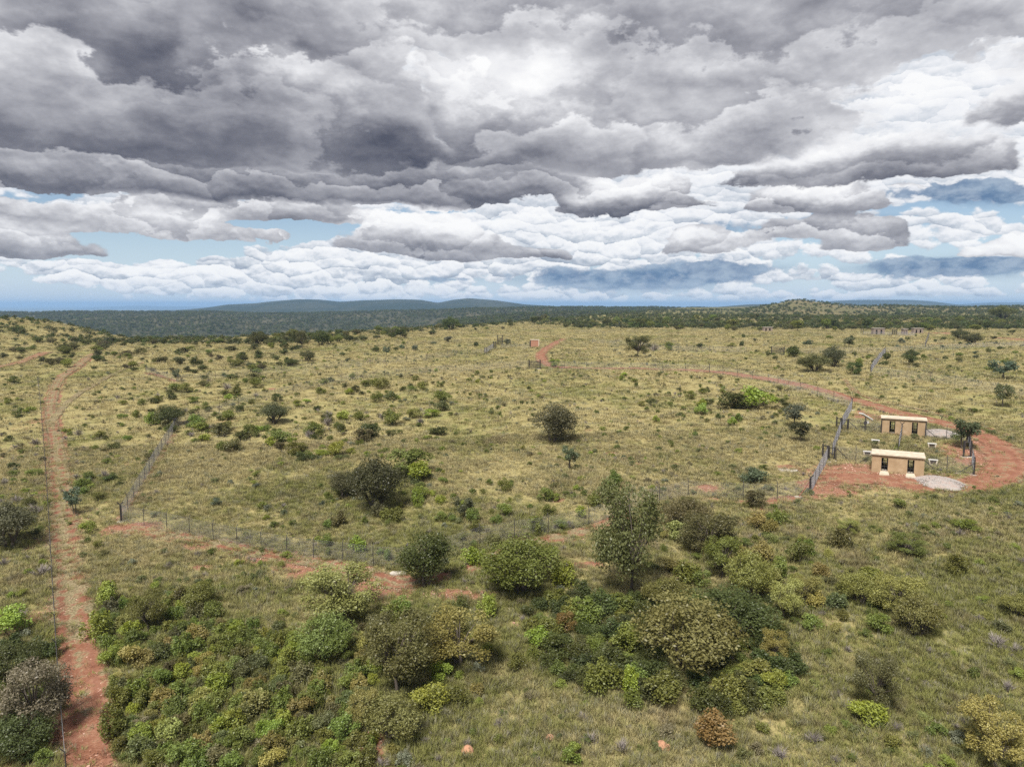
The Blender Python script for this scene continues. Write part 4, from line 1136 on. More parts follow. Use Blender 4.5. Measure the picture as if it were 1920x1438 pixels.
yy = 430 * (1500 / 430) ** g.random(9000); uu = g.uniform(940, 2050, 9000); xx = (uu - 960) / 1332 * yy
k = (fbm(xx * 0.012, yy * 0.01, 4) + 0.55 * g.random(9000) > 0.62 - 0.18 * sstep(yy, 480, 700)) & (yy > np.interp(uu, [940, 1100, 1500, 1920, 2050], [620, 470, 455, 450, 440]))
xx, yy = xx[k], yy[k]
bush_mass('bushveld', 'open bush over the country behind the tree belt', np.stack([xx, yy, gz(xx, yy)], 1), 1.6, 4.6, 5)
yy = 300 * (620 / 300) ** g.random(5200); uu = g.uniform(-150, 960, 5200); xx = (uu - 960) / 1332 * yy
rcx = np.interp(uu, [0, 250, 420, 600, 830, 960], [320, 255, 275, 320, 430, 540])
k = (fbm(xx * 0.03, yy * 0.02, 4) + 0.5 * g.random(5200) > 0.62) & (yy > rcx)
xx, yy = xx[k], yy[k]
bush_mass('bushveld', 'low scrub along the plateau edge', np.stack([xx, yy, gz(xx, yy)], 1), 1.0, 3.0, 6)

# ------------------------------------------------------------------ materials of built things
def wall_shader():
    P = obj_coord(); a = noise(P, 0.9, 4, 0.6, dims='3D'); b = noise(P, 9.0, 3, 0.6, dims='3D')
    col = mixc(smooth(a, 0.3, 0.7), (0.315, 0.220, 0.128), (0.41, 0.300, 0.185))
    col = mixc(smooth(a, 0.60, 0.72) * 0.5, col, (0.46, 0.35, 0.24))
    return bsdf(mixc(b * 0.3, col, (0.30, 0.18, 0.10)), 0.9, bump=b, bump_dist=0.02, spec=0.15)
M_wall = material('tan plaster', wall_shader)
def roof_shader():
    P = obj_coord(); a = noise(P, 1.6, 4, 0.6, dims='3D'); b = noise(P, 14.0, 3, 0.6, dims='3D')
    return bsdf(mixc(smooth(a, 0.35, 0.7), (0.43, 0.36, 0.27), (0.54, 0.47, 0.37)), 0.9, bump=b, bump_dist=0.01, spec=0.15)
M_roof = material('cream concrete', roof_shader)
def conc_shader():
    P = obj_coord(); a = noise(P, 3.0, 4, 0.65, dims='3D')
    return bsdf(mixc(smooth(a, 0.3, 0.7), (0.32, 0.28, 0.235), (0.48, 0.43, 0.37)), 0.92, bump=a, bump_dist=0.02, spec=0.15)
M_conc = material('rough concrete', conc_shader)
def brick_shader():
    P = obj_coord(); a = noise(P, 3.0, 4, 0.65, dims='3D')
    return bsdf(mixc(a, (0.30, 0.14, 0.09), (0.40, 0.22, 0.15)), 0.92, spec=0.15)
M_brick = material('red brown wall', brick_shader)
M_grey = material('weathered grey-brown wall', lambda: bsdf(mixc(noise(obj_coord(), 2.0, 4, dims='3D'), (0.19, 0.145, 0.115), (0.27, 0.215, 0.175)), 0.9))
M_black = material('black painted steel', lambda: bsdf(mixc(noise(obj_coord(), 6.0, 3, dims='3D'), (0.014, 0.013, 0.014), (0.045, 0.038, 0.036)), 0.6, spec=0.4))
M_post = material('weathered steel post', lambda: bsdf(mixc(noise(obj_coord(), 5.0, 3, dims='3D'), (0.028, 0.026, 0.027), (0.060, 0.052, 0.050)), 0.65, spec=0.4))
M_wire = material('galvanised wire', lambda: bsdf(mixc(noise(obj_coord(), 2.0, 2, dims='3D'), (0.24, 0.23, 0.23), (0.40, 0.39, 0.40)), 0.5, metal=0.3, spec=0.5))
M_rust = material('rust red brace', lambda: bsdf(mixc(noise(obj_coord(), 6.0, 3, dims='3D'), (0.16, 0.05, 0.04), (0.26, 0.09, 0.06)), 0.8))
M_dark = material('painted shade', lambda: bsdf(mixc(noise(obj_coord(), 6.0, 3, dims='3D'), (0.045, 0.032, 0.028), (0.09, 0.065, 0.055)), 0.95))
M_white = material('white painted metal', lambda: bsdf(mixc(noise(obj_coord(), 4.0, 2, dims='3D'), (0.48, 0.46, 0.42), (0.60, 0.58, 0.54)), 0.5))
M_cell = material('solar cells', lambda: bsdf((0.02, 0.03, 0.07), 0.2, spec=0.6))

class MB:
    """collects boxes, tubes and plates into one mesh"""
    def __init__(self): self.V = []; self.F = []
    def hexa(self, c8):
        b = len(self.V); self.V += [tuple(v) for v in c8]
        self.F += [(b, b + 3, b + 2, b + 1), (b + 4, b + 5, b + 6, b + 7), (b, b + 1, b + 5, b + 4), (b + 1, b + 2, b + 6, b + 5), (b + 2, b + 3, b + 7, b + 6), (b + 3, b, b + 4, b + 7)]
        return self
    def box(self, x0, x1, y0, y1, z0, z1):
        return self.hexa([(x0, y0, z0), (x1, y0, z0), (x1, y1, z0), (x0, y1, z0), (x0, y0, z1), (x1, y0, z1), (x1, y1, z1), (x0, y1, z1)])
    def tube(self, pts, r, r2=None, sides=6):
        v, f = limb_geo([(pts, r, r if r2 is None else r2)], sides); b = len(self.V)
        self.V += v; self.F += [tuple(i + b for i in q) for q in f]
        self.F.append(tuple(b + k for k in reversed(range(sides))))
        return self
    def mesh(self, name, mat): return new_mesh(name, self.V, self.F, mat)
    def build(self, name, mat, parent=None, loc=None): return link(name, self.mesh(name, mat), parent, loc)

def empty(name, loc, rz=0.0):
    o = bpy.data.objects.new(name, None); COL.objects.link(o); o.location = loc; o.rotation_euler = (0, 0, rz); o.empty_display_size = 0.2
    return o

# ------------------------------------------------------------------ fences
H_F = 2.5
me_post = MB().tube([(0, 0, -0.3), (0, 0, H_F - 0.35)], 0.042).tube([(0, 0, H_F - 0.36), (0.26, 0, H_F)], 0.034).mesh('post', M_post)
me_corner = MB().tube([(0, 0, -0.4), (0, 0, H_F - 0.25)], 0.085, sides=8).tube([(0, 0, H_F - 0.27), (0.34, 0, H_F + 0.1)], 0.06).tube([(0, 0, H_F - 0.27), (-0.34, 0, H_F + 0.1)], 0.05).mesh('corner_post', M_black)
me_foot = MB().hexa([(-.55, -.42, -.25), (.5, -.45, -.25), (.52, .4, -.25), (-.5, .44, -.25), (-.45, -.35, .09), (.42, -.36, .10), (.43, .32, .08), (-.42, .36, .10)]).mesh('footing', M_conc)

def wire_net(pts, h, step, r):
    """woven wire between ground points: two sets of slanting wires plus level strands"""
    V = []; Fc = []
    def wire(a, b, rr):
        d = (b - a).normalized(); u = d.orthogonal().normalized(); v = d.cross(u); k = len(V)
        for p in (a, b):
            for q in range(3):
                t = 2.0944 * q; V.append(tuple(p + (u * math.cos(t) + v * math.sin(t)) * rr))
        for q in range(3): Fc.append((k + q, k + (q + 1) % 3, k + 3 + (q + 1) % 3, k + 3 + q))
    for a, b in zip(pts[:-1], pts[1:]):
        a = Vector(a); b = Vector(b); L = (b - a).length
        if L < 0.01: continue
        up = Vector((0, 0, 1)); run = h * 0.62
        P = lambda s, z: a.lerp(b, s / L) + up * z
        n = int((L + run) / step)
        for i in range(n):
            s = -run + i * step
            s0, z0, s1, z1 = s, 0.0, s + run, h
            if s0 < 0: z0 = -s0 / run * h; s0 = 0
            if s1 > L: z1 = h - (s1 - L) / run * h; s1 = L
            if z1 - z0 < 0.02: continue
            wire(P(s0, z0 + 0.03), P(s1, z1 + 0.03), r)
            wire(P(L - s0, z0 + 0.03), P(L - s1, z1 + 0.03), r)
        for z in np.linspace(0.04, h, 7): wire(P(0, float(z)), P(L, float(z)), r * 1.25)
    return V, Fc

def fence(px, label, spacing=5.0, corners=(), step=0.10, r=0.0035, braces=(), h=2.15, group=None, feet=True):
    """px: pixels along the foot of the fence; corners: indices that carry a heavy post"""
    W = [at(*p) for p in px]
    root = empty('wire_fence', W[0])
    tag(root, label, 'fence', group)
    off = W[0]
    net = []; angs = []
    for i in range(len(W)):
        d = W[min(i + 1, len(W) - 1)] - W[max(i - 1, 0)]
        ang = math.atan2(d.y, d.x) + math.pi / 2
        if i in corners:
            o = link('corner_post', me_corner, root, W[i] - off); o.rotation_euler = (0, 0, ang)
            if feet:
                f = link('footing', me_foot, o); f.rotation_euler = (0, 0, 0.4 * i)
        if i == len(W) - 1: break
        L = (W[i + 1] - W[i]).length; n = max(1, round(L / spacing))
        for k in range(n):
            q = W[i].lerp(W[i + 1], k / n); q.z = float(gz(q.x, q.y))
            net.append(q - off)
            if not (k == 0 and i in corners):
                o = link('post', me_post, root, q - off); o.rotation_euler = (0, 0, ang)
    net.append(W[-1] - off)
    if len(W) - 1 not in corners: link('post', me_post, root, W[-1] - off)
    V, Fc = wire_net(net, h, step, r)
    link('wire_mesh', new_mesh('wire_mesh', V, Fc, M_wire), root)
    for i, j, red in braces:
        a = W[i] - off; d = (W[j] - W[i]).normalized(); e = a + d * 2.0; e.z = float(gz((e + off).x, (e + off).y)) - off.z
        MB().tube([a + Vector((0, 0, 1.75)), e], 0.05).build('brace', M_rust if red else M_black, root)
        if feet:
            f = link('footing', me_foot, root, e); f.scale = (0.8, 0.8, 0.8)
    return root

fence([(126, 1470), (118, 1380), (108, 1250), (99, 1100), (90, 940), (83, 840), (76, 760), (72, 722)], 'long wire fence running beside the red dirt track', 6.0, (7,), 0.12, 0.0035)
fence([(227, 978), (262, 918), (297, 858), (328, 808)], 'side fence of the enclosure, seen end-on above a worn red strip', 4.0, (0, 3), 0.12, 0.0030)
fence([(229, 979), (313, 994), (400, 1014), (490, 1031), (588, 1047), (700, 1061), (764, 1064)], 'front fence of the enclosure along the cleared red strip', 4.2, (6,), 0.11, 0.0032, braces=((6, 5, False),))
fence([(765, 1063), (900, 1022), (1028, 1002), (1104, 986), (1180, 957), (1290, 931), (1393, 937), (1457, 938), (1517, 927)], 'front fence of the enclosure behind the tallest olive tree', 5.0, (), 0.12, 0.0032)
fence([(1519, 926), (1536, 893), (1551, 866)], 'fence end with a heavy black corner post and red brace', 3.5, (0, 2), 0.085, 0.0042, braces=((0, 0, True),) if False else ())
fence([(1560, 858), (1567, 836), (1576, 812)], 'fence between the two yard gates', 3.5, (), 0.08, 0.0045)
fence([(1579, 803), (1589, 784), (1597, 769)], 'fence end behind the upper yard gate', 3.5, (2,), 0.08, 0.0045)
fence([(1596, 768), (1533, 744), (1500, 735), (1440, 717), (1330, 699), (1200, 694), (1100, 693), (1016, 691)], 'enclosure fence along the access road', 6.0, (4,), 0.16, 0.004, braces=((4, 5, False),), feet=False)
fence([(990, 690), (900, 694), (760, 704), (640, 716), (480, 752), (330, 806)], 'enclosure fence across the shrubby slope', 6.5, (), 0.18, 0.004)
fence([(274, 699), (335, 718), (470, 706), (640, 690), (800, 676), (912, 664)], 'low-lying fence across the far grass beyond the enclosure', 8.0, (0, 5), 0.25, 0.005, feet=False)
fence([(1568, 862), (1604, 866), (1638, 872)], 'front fence of the shelter yard on the upper gate side', 3.0, (), 0.10, 0.003, braces=((0, 2, False), (2, 0, False)), feet=False)
fence([(1727, 881), (1775, 886), (1826, 891)], 'front fence of the shelter yard beside the gravel mound', 3.5, (2,), 0.10, 0.003, braces=((0, 2, False), (2, 0, False)))
fence([(1588, 806), (1622, 810), (1656, 813)], 'back fence of the shelter yard by the solar panel', 3.0, (), 0.10, 0.003, braces=((2, 0, False), (0, 2, False)), feet=False)
fence([(1734, 822), (1774, 826), (1814, 830)], 'back fence of the shelter yard behind the grey-green tree', 3.2, (), 0.10, 0.003, braces=((0, 2, False),), feet=False)
fence([(1690, 820), (1687, 834), (1684, 848)], 'short divider fence between the two shelters', 3.0, (0,), 0.07, 0.005, feet=False, braces=())
fence([(1827, 890), (1822, 868)], 'fence panel from the yard corner post to the yard gate', 3.0, (), 0.08, 0.0045)
fence([(1819, 847), (1815, 831)], 'fence panel behind the yard gate', 3.0, (), 0.08, 0.0045)
fence([(1632, 700), (1643, 685), (1653, 672), (1660, 663)], 'mesh fence end-on in the far grassland', 4.0, (0, 3), 0.10, 0.006, feet=False)
fence([(1634, 701), (1700, 712), (1790, 724), (1870, 736), (1960, 750)], 'wire fence across the grass above the access road', 7.0, (), 0.2, 0.004)
fence([(1660, 663), (1740, 657), (1850, 652), (1960, 648)], 'wire fence across the far grassland beside the red soil', 8.0, (), 0.25, 0.005)
fence([(1400, 662), (1330, 661), (1272, 660), (1180, 650), (1110, 644)], 'wire fence crossing the far grassland behind the lone dark tree', 8.0, (), 0.25, 0.005)
fence([(1476, 664), (1560, 664), (1658, 663)], 'wire fence from the freestanding gate frame', 8.0, (), 0.25, 0.005)
fence([(1734, 655), (1738, 642), (1742, 630)], 'mesh fence end-on beside a red soil strip', 5.0, (0,), 0.14, 0.007, feet=False)
fence([(908, 664), (925, 654)], 'fence end of the far compound', 4.0, (0,), 0.14, 0.006, feet=False)
fence([(940, 653), (992, 652)], 'low fence of the far compound', 4.0, (), 0.16, 0.006, feet=False, h=1.6)
# red brace and concrete pad at the enclosure corner
p = at(1519, 926); e = at(1497, 932)
r_ = empty('corner_brace', p); tag(r_, 'rusty red brace leaning on the black enclosure corner post', 'brace')
MB().tube([Vector((-0.12, 0, 1.7)), e - p], 0.045).build('strut', M_rust, r_)
f = link('footing', me_foot, r_, e - p)

# ------------------------------------------------------------------ gates
def gate(p0, p1, h, label, leaves=1, mesh=True, sill=True, group=None, h_post=None):
    a, b = at(*p0), at(*p1)
    root = empty('gate', a); tag(root, label, 'gate', group)
    d = b - a; L = d.length; ux = d.normalized(); hp = h_post or h + 0.2
    for q in (Vector((0, 0, 0)), d): MB().tube([q + Vector((0, 0, -0.3)), q + Vector((0, 0, hp))], 0.11 if a.y < 160 else 0.14, sides=8).build('gate_post', M_black, root)
    for k in range(leaves):
        s0 = L * k / leaves + 0.12; s1 = L * (k + 1) / leaves - 0.10
        P = lambda s, z: ux * s + Vector((0, 0, z))
        fr = MB()
        for s in (s0, s1): fr.tube([P(s, 0.12), P(s, h)], 0.065 if a.y < 160 else 0.075)
        for z in (0.14, h * 0.55, h - 0.02): fr.tube([P(s0, z), P(s1, z)], 0.055 if a.y < 160 else 0.065)
        fo = fr.build('gate_leaf', M_black, root)
        if mesh:
            V, Fc = wire_net([P(s0, 0.12), P(s1, 0.12)], h - 0.16, 0.09, 0.004 if a.y < 160 else 0.010)
            link('wire_mesh', new_mesh('wire_mesh', V, Fc, M_post), fo)
    if sill:
        n_ = Vector((-ux.y, ux.x, 0)) * 0.35
        sl = MB().hexa([-ux * 0.3 - n_ + Vector((0, 0, -.2)), d + ux * 0.3 - n_ + Vector((0, 0, -.2)), d + ux * 0.3 + n_ + Vector((0, 0, -.2)), -ux * 0.3 + n_ + Vector((0, 0, -.2)),
                        -ux * 0.3 - n_ + Vector((0, 0, .07)), d + ux * 0.3 - n_ + Vector((0, 0, .07)), d + ux * 0.3 + n_ + Vector((0, 0, .07)), -ux * 0.3 + n_ + Vector((0, 0, .07))])
        sl.build('sill', M_conc, root)
    return root
gate((1553, 862), (1565, 864), 1.95, 'black steel gate at the front corner of the shelter yard', 1)
gate((1577, 807), (1590, 808), 1.95, 'black steel gate at the back corner of the shelter yard', 1)
gate((1542, 858), (1551, 861), 1.95, 'black steel gate opening into the enclosure beside the front yard gate', 1, sill=False)
gate((1568, 803), (1576, 806), 1.95, 'black steel gate opening into the enclosure beside the back yard gate', 1, sill=False)
gate((1806, 857), (1820, 857), 2.3, 'open black gate frame beside the grey-green yard tree', 1, mesh=False)
gate((992, 691), (1013, 692), 2.2, 'freestanding black mesh gate at the bend of the access road', 1, h_post=2.7)
gate((1446, 665), (1470, 666), 2.6, 'freestanding black mesh gate frame in the far grassland', 1, sill=False)
gate((925, 653), (930, 653), 2.5, 'dark gate of the far compound', 1, sill=True)
gate((933, 647), (942, 647), 3.0, 'tall steel gate frame inside the far compound', 1, sill=False, h_post=4.2)
gate((1614, 628), (1618, 628), 3.4, 'pair of dark posts at the far tree belt compound', 1, mesh=False, sill=False)
gate((1673, 629), (1681, 629), 3.2, 'dark steel gate of the far tree belt compound', 2, sill=False)

# ------------------------------------------------------------------ night shelters
def wall_with_holes(L, h, t, holes):
    """a wall along x from 0 to L, thickness t along y, with door openings (x0, x1, z0, z1)"""
    mb = MB(); x = 0.0
    for x0, x1, z0, z1 in sorted(holes):
        mb.box(x, x0, 0, t, -0.3, h)
        if z0 > 0.01: mb.box(x0, x1, 0, t, -0.3, z0)
        mb.box(x0, x1, 0, t, z1, h); x = x1
    mb.box(x, L, 0, t, -0.3, h)
    return mb

def shelter(loc, yaw, L, D, H, label, ramps=True, doors_front=True, lean=0.0, wall_mat=None):
    root = empty('animal_shelter', loc, yaw); tag(root, label, 'shelter')
    t = 0.2; wm = wall_mat or M_wall
    hl = [(L * 0.185, L * 0.315, 0.28, H * 0.86), (L * 0.685, L * 0.815, 0.28, H * 0.86)]
    X0 = -L / 2
    w = wall_with_holes(L, H, t, hl).build('front_wall', wm, root, (X0, -D / 2, 0))
    w = wall_with_holes(L, H, t, hl).build('back_wall', wm, root, (X0, D / 2 - t, 0))
    for sx in (X0, -X0 - t): MB().box(0, t, -D / 2 + t + 0.003, D / 2 - t - 0.003, -0.3, H - 0.003).build('side_wall', wm, root, (sx, 0, 0))
    MB().box(-t / 2, t / 2, -D / 2 + t + 0.003, D / 2 - t - 0.003, -0.3, H - 0.003).build('partition_wall', wm, root)
    MB().box(X0 + t + 0.003, -X0 - t - 0.003, -D / 2 + t + 0.003, D / 2 - t - 0.003, -0.2, 0.24).build('floor_slab', M_conc, root)
    ro = MB().hexa([(X0 - 0.10, -D / 2 - 0.22, H + .003), (-X0 + 0.10, -D / 2 - 0.22, H + .003), (-X0 + 0.10, D / 2 + 0.15, H + .003), (X0 - 0.10, D / 2 + 0.15, H + .003),
                    (X0 - 0.10, -D / 2 - 0.22, H + .17), (-X0 + 0.10, -D / 2 - 0.22, H + .17), (-X0 + 0.10, D / 2 + 0.15, H + .20), (X0 - 0.10, D / 2 + 0.15, H + .20)]).build('roof', M_roof, root)
    for k, (x0, x1, z0, z1) in enumerate(hl):
        for side, yy in (('front', -D / 2 + 0.06), ('back', D / 2 - 0.06)):
            fr = MB(); a, b = X0 + x0 + 0.03, X0 + x1 - 0.03
            for s in (a, b): fr.tube([(s, yy, z0 + .02), (s, yy, z1 - .02)], 0.035)
            for z in np.linspace(z0 + 0.04, z1 - 0.04, 5 if side == 'back' else 4): fr.tube([(a, yy, float(z)), (b, yy, float(z))], 0.026)
            if side == 'front': fr.tube([((a + b) / 2, yy, z0), ((a + b) / 2, yy, z1)], 0.02)
            fr.build('barred_door', M_black, root)
        # half-shut sliding leaf
        MB().box(X0 + x0 + 0.03, X0 + x0 + 0.03 + (x1 - x0) * 0.34, D / 2 - 0.30, D / 2 - 0.27, z0, z1).build('sliding_panel', M_black, root)
        if ramps:
            MB().hexa([(X0 + x0 - .2, -D / 2 - 1.6, -.3), (X0 + x1 + .2, -D / 2 - 1.6, -.3), (X0 + x1 + .06, -D / 2 - 0.004, -.3), (X0 + x0 - .06, -D / 2 - 0.004, -.3),
                       (X0 + x0 - .2, -D / 2 - 1.6, .12), (X0 + x1 + .2, -D / 2 - 1.6, .12), (X0 + x1 + .06, -D / 2 - 0.004, .26), (X0 + x0 - .06, -D / 2 - 0.004, .26)]).build('door_ramp', M_roof, root)
    return root

def seat_between(pl, pr):
    a, b = at(*pl), at(*pr)
    return a, b
a, b = at(1639, 884), at(1724, 893)
d1 = float(project(a.x, a.y, a.z)[2])
yaw_f = -R(27)
mid_ = at(1682, 889)
ppm = F_PX / float(project(*mid_)[2])
L1 = 86 / ppm * 1.005
D1 = 3.3
ctr = mid_ + Vector((-math.sin(yaw_f), math.cos(yaw_f), 0)) * (D1 / 2); ctr.z = float(gz(ctr.x, ctr.y)) - 0.02
H1 = 33.5 / ppm
shelter(ctr, yaw_f, L1, D1, H1, 'tan plastered shelter with ramps at both barred doors, in the yard front fence')
mid2 = at(1693, 817); ppm2 = F_PX / float(project(*mid2)[2])
L2 = 74 / ppm2; D2 = 2.6
ctr2 = mid2 + Vector((-math.sin(yaw_f), math.cos(yaw_f), 0)) * (D2 / 2); ctr2.z = float(gz(ctr2.x, ctr2.y)) - 0.02
sh2 = shelter(ctr2, yaw_f, L2, D2, 30 / ppm2, 'tan plastered shelter without ramps, in the yard back fence', ramps=False)
for sx in (-1, 1):
    MB().tube([(sx * (L2 / 2 - 0.05), -D2 / 2 - 0.12, -0.3), (sx * (L2 / 2 - 0.05), -D2 / 2 - 0.12, 30 / ppm2 - 0.02)], 0.085, sides=8).build('corner_post', M_black, sh2)

# concrete feed troughs: wide rim, sloping sides, inner shade painted as a dark hollow
def trough(px, py, label):
    p = at(px, py); root = empty('feed_trough', p + Vector((0, 0, 0.0)), yaw_f + R(4)); tag(root, label, 'trough', 'concrete feed troughs in the shelter yard')
    W, w, h, dp = 0.52, 0.36, 0.78, 0.24
    m = MB()
    m.hexa([(-W - .10, -dp, h - .10), (W + .10, -dp, h - .10), (W + .10, dp, h - .10), (-W - .10, dp, h - .10), (-W - .10, -dp, h), (W + .10, -dp, h), (W + .10, dp, h), (-W - .10, dp, h)])
    m.build('rim', M_white, root)
    for s in (-1, 1):
        MB().hexa([(s * w - .09, -dp + .02, -.1), (s * w + .09, -dp + .02, -.1), (s * w + .09, dp - .02, -.1), (s * w - .09, dp - .02, -.1),
                   (s * W - .09, -dp + .02, h - .103), (s * W + .09, -dp + .02, h - .103), (s * W + .09, dp - .02, h - .103), (s * W - .09, dp - .02, h - .103)]).build('side', M_roof, root)
    MB().box(-w, w, -dp + .06, dp - .06, -.1, .09).build('base', M_roof, root)
    MB().box(-w * 1.22, w * 1.22, -dp * 0.45, dp * 0.2, .095, h - .105).build('shade_block', M_dark, root)
for px, py, lab in ((1641, 833, 'concrete feed trough on the grass in front of the back shelter'), (1626, 855, 'low concrete feed trough on the grass beside the front shelter'), (1747, 840, 'concrete feed trough near the gravel heap and yard tree'), (1749, 871, 'concrete feed trough near the yard corner post')):
    trough(px, py, lab)

# solar panel on a pole
p = at(1622, 806); root = empty('solar_panel', p, R(8)); tag(root, 'tilted solar panel on a black pole with a control box', 'solar panel'); root.scale = (1.25, 1.25, 1.35)
MB().tube([(0, 0, -.3), (0, 0, 1.72)], 0.075).build('pole', M_black, root)
pn = MB().hexa([(-.75, -.5, 2.12), (.75, -.5, 1.32), (.75, .5, 1.32), (-.75, .5, 2.12), (-.69, -.5, 2.24), (.81, -.5, 1.44), (.81, .5, 1.44), (-.69, .5, 2.24)]).build('panel', M_white, root)
MB().hexa([(-.67, -.46, 2.24), (.78, -.46, 1.465), (.78, .46, 1.465), (-.67, .46, 2.24), (-.665, -.46, 2.25), (.785, -.46, 1.475), (.785, .46, 1.475), (-.665, .46, 2.25)]).build('cells', M_white, pn)
MB().box(-.32, .05, -.28, -.07, .75, 1.15).build('battery_box', M_black, root)
MB().box(.08, .36, -.26, -.07, .85, 1.2).build('control_box', M_white, root)

# ------------------------------------------------------------------ gravel, slabs, termite mounds, logs
def stone_mesh(seed, r=1.0):
    bm = bmesh.new(); bmesh.ops.create_icosphere(bm, subdivisions=1, radius=r); g = random.Random(seed)
    for v in bm.verts: v.co *= g.uniform(0.7, 1.2); v.co.z *= 0.7
    me = bpy.data.meshes.new('stone'); bm.to_mesh(me); bm.free(); return me
def stone_mat(c0, c1): return lambda: bsdf(mixc(obj_rand() * 0.6 + noise(geo_pos(), 3.0, 3) * 0.4, c0, c1), 0.95, spec=0.1)
M_stone = material('pale red stones', stone_mat((0.28, 0.13, 0.09), (0.55, 0.38, 0.29)))
M_grav = material('grey gravel', stone_mat((0.20, 0.18, 0.165), (0.44, 0.40, 0.37)))
stones = [stone_mesh(i) for i in range(5)]
for m in stones: m.materials.append(M_stone)
gravs = [m.copy() for m in stones]
for m in gravs: m.materials[0] = M_grav
C_stone = pattern_collection('stone', stones); C_grav = pattern_collection('gravel', gravs)

def mound_mesh(rx, ry, h, seed, mat, n=28, m=12, rough=0.08, pw=1.0):
    g = np.random.default_rng(seed); V = [(0, 0, h)]; Fc = []
    for i in range(1, m + 1):
        q = i / m
        for k in range(n):
            a = 2 * math.pi * k / n; e = 1 + rough * math.sin(3 * a + seed) + rough * .7 * math.sin(5 * a + 2 * seed)
            z = h * (1 - q * q) ** pw * (1 + g.normal(0, rough * .6)) - (0.12 if i == m else 0)
            V.append((rx * q * e * math.cos(a), ry * q * e * math.sin(a), z))
    for k in range(n): Fc.append((0, 1 + k, 1 + (k + 1) % n))
    for i in range(1, m):
        for k in range(n):
            a0 = 1 + (i - 1) * n + k; a1 = 1 + (i - 1) * n + (k + 1) % n; Fc.append((a0, a0 + n, a1 + n, a1))
    return new_mesh('mound', V, Fc, mat, True)
def gravel_shader():
    P = geo_pos(); a = noise(P, 1.2, 3, 0.6); b = noise(P, 16.0, 3, 0.7)
    return bsdf(mixc(smooth(b, 0.35, 0.65), mixc(smooth(a, 0.42, 0.6), (0.27, 0.245, 0.225), (0.30, 0.21, 0.175)), (0.40, 0.35, 0.315)), 0.95, bump=b, bump_dist=0.06, bump_strength=0.9, spec=0.1)
M_gravel = material('gravel heap', gravel_shader)
def gravel_heap(px, py, wpx, label, seed):
    p = at(px, py); m = float(project(*p)[2]) / F_PX; rx = wpx * m / 2
    o = link('gravel_heap', mound_mesh(rx, rx * 1.15, 0.75, seed, M_gravel), None, p); tag(o, label, 'gravel heap')
    g = np.random.default_rng(seed); n = 900; q = np.sqrt(g.random(n)) * 1.05; a = g.uniform(0, 6.283, n)
    x = rx * q * np.cos(a); y = rx * 1.15 * q * np.sin(a); z = 0.75 * np.maximum(0, 1 - q * q) + 0.0
    s = 0.04 + 0.06 * g.random(n)
    st = scatter('loose_stones', None, np.stack([x, y, z], 1), np.stack([s, s, s], 1), g.integers(0, 5, n), C_grav, tilt=0.6, seed=seed); st.parent = o
gravel_heap(1760, 905, 84, 'broad heap of pale pinkish gravel in front of the yard', 1)
gravel_heap(1764, 814, 60, 'grey gravel heap behind the back shelter', 2)

def slab(px, py, L, W, rot, label, h=0.12):
    p = at(px, py); g = random.Random(px)
    n = 14; pts = []
    for k in range(n):
        a = 2 * math.pi * k / n; c_, s_ = math.cos(a), math.sin(a); q = 1 / max(abs(c_), abs(s_)) ** 0.8
        pts.append((c_ * q * L / 2 * g.uniform(.92, 1.06), s_ * q * W / 2 * g.uniform(.92, 1.06)))
    V = [(x, y, -.2) for x, y in pts] + [(x, y, h) for x, y in pts]
    Fc = [tuple(range(n, 2 * n))] + [(k, (k + 1) % n, n + (k + 1) % n, n + k) for k in range(n)]
    o = link('concrete_slab', new_mesh('concrete_slab', V, Fc, M_conc), None, p); o.rotation_euler = (0, 0, rot); tag(o, label, 'slab')
slab(1477, 882, 2.7, 1.7, R(-20), 'pale concrete slab lying on red soil inside the enclosure')
slab(748, 1075, 1.9, 0.9, R(5), 'small concrete slab at the fence corner beside the dense dark tree')

def termite_shader():
    P = obj_coord(); a = noise(P, 2.5, 4, 0.6, dims='3D'); b = noise(P, 12.0, 3, 0.6, dims='3D')
    return bsdf(mixc(a, (0.34, 0.17, 0.10), (0.46, 0.265, 0.165)), 0.95, bump=a + b * 0.3, bump_dist=0.08, spec=0.08)
M_term = material('termite clay', termite_shader)
for px, py, wp, hp, lab in ((877, 1412, 27, 24, 'rounded orange termite mound beside the lower thicket edge'), (1031, 1385, 19, 15, 'smallest orange termite mound, half hidden in grass'), (1240, 1402, 26, 22, 'lopsided orange termite mound with a small side lump')):
    p = at(px, py); m = float(project(*p)[2]) / F_PX; r0 = wp * m / 2
    o = link('termite_mound', mound_mesh(r0, r0 * 0.95, hp * m * 0.72, px, M_term, 20, 9, 0.035, 0.55), None, p - Vector((0, 0, 0.05)))
    tag(o, lab, 'termite mound')
    if px == 1240:
        link('side_lump', mound_mesh(r0 * 0.42, r0 * 0.4, hp * m * 0.5, 5, M_term, 12, 6, 0.05, 0.55), o, (r0 * 0.95, -r0 * 0.2, 0.02))
M_log = material('bleached wood', lambda: bsdf(mixc(noise(obj_coord(), 8.0, 3, dims='3D'), (0.30, 0.25, 0.20), (0.58, 0.52, 0.44)), 0.9))
p = at(92, 1428)
o = MB().tube([(-.7, 0, .12), (-.2, .1, .2), (.4, 0, .16)], .09, .05).tube([(-.2, .1, .2), (.1, .35, .42), (.3, .45, .5)], .05, .02).tube([(0, .05, .2), (.35, -.2, .34)], .045, .02).build('fallen_branch', M_log, None, p)
tag(o, 'bleached fallen branch lying against the long wire fence', 'branch')
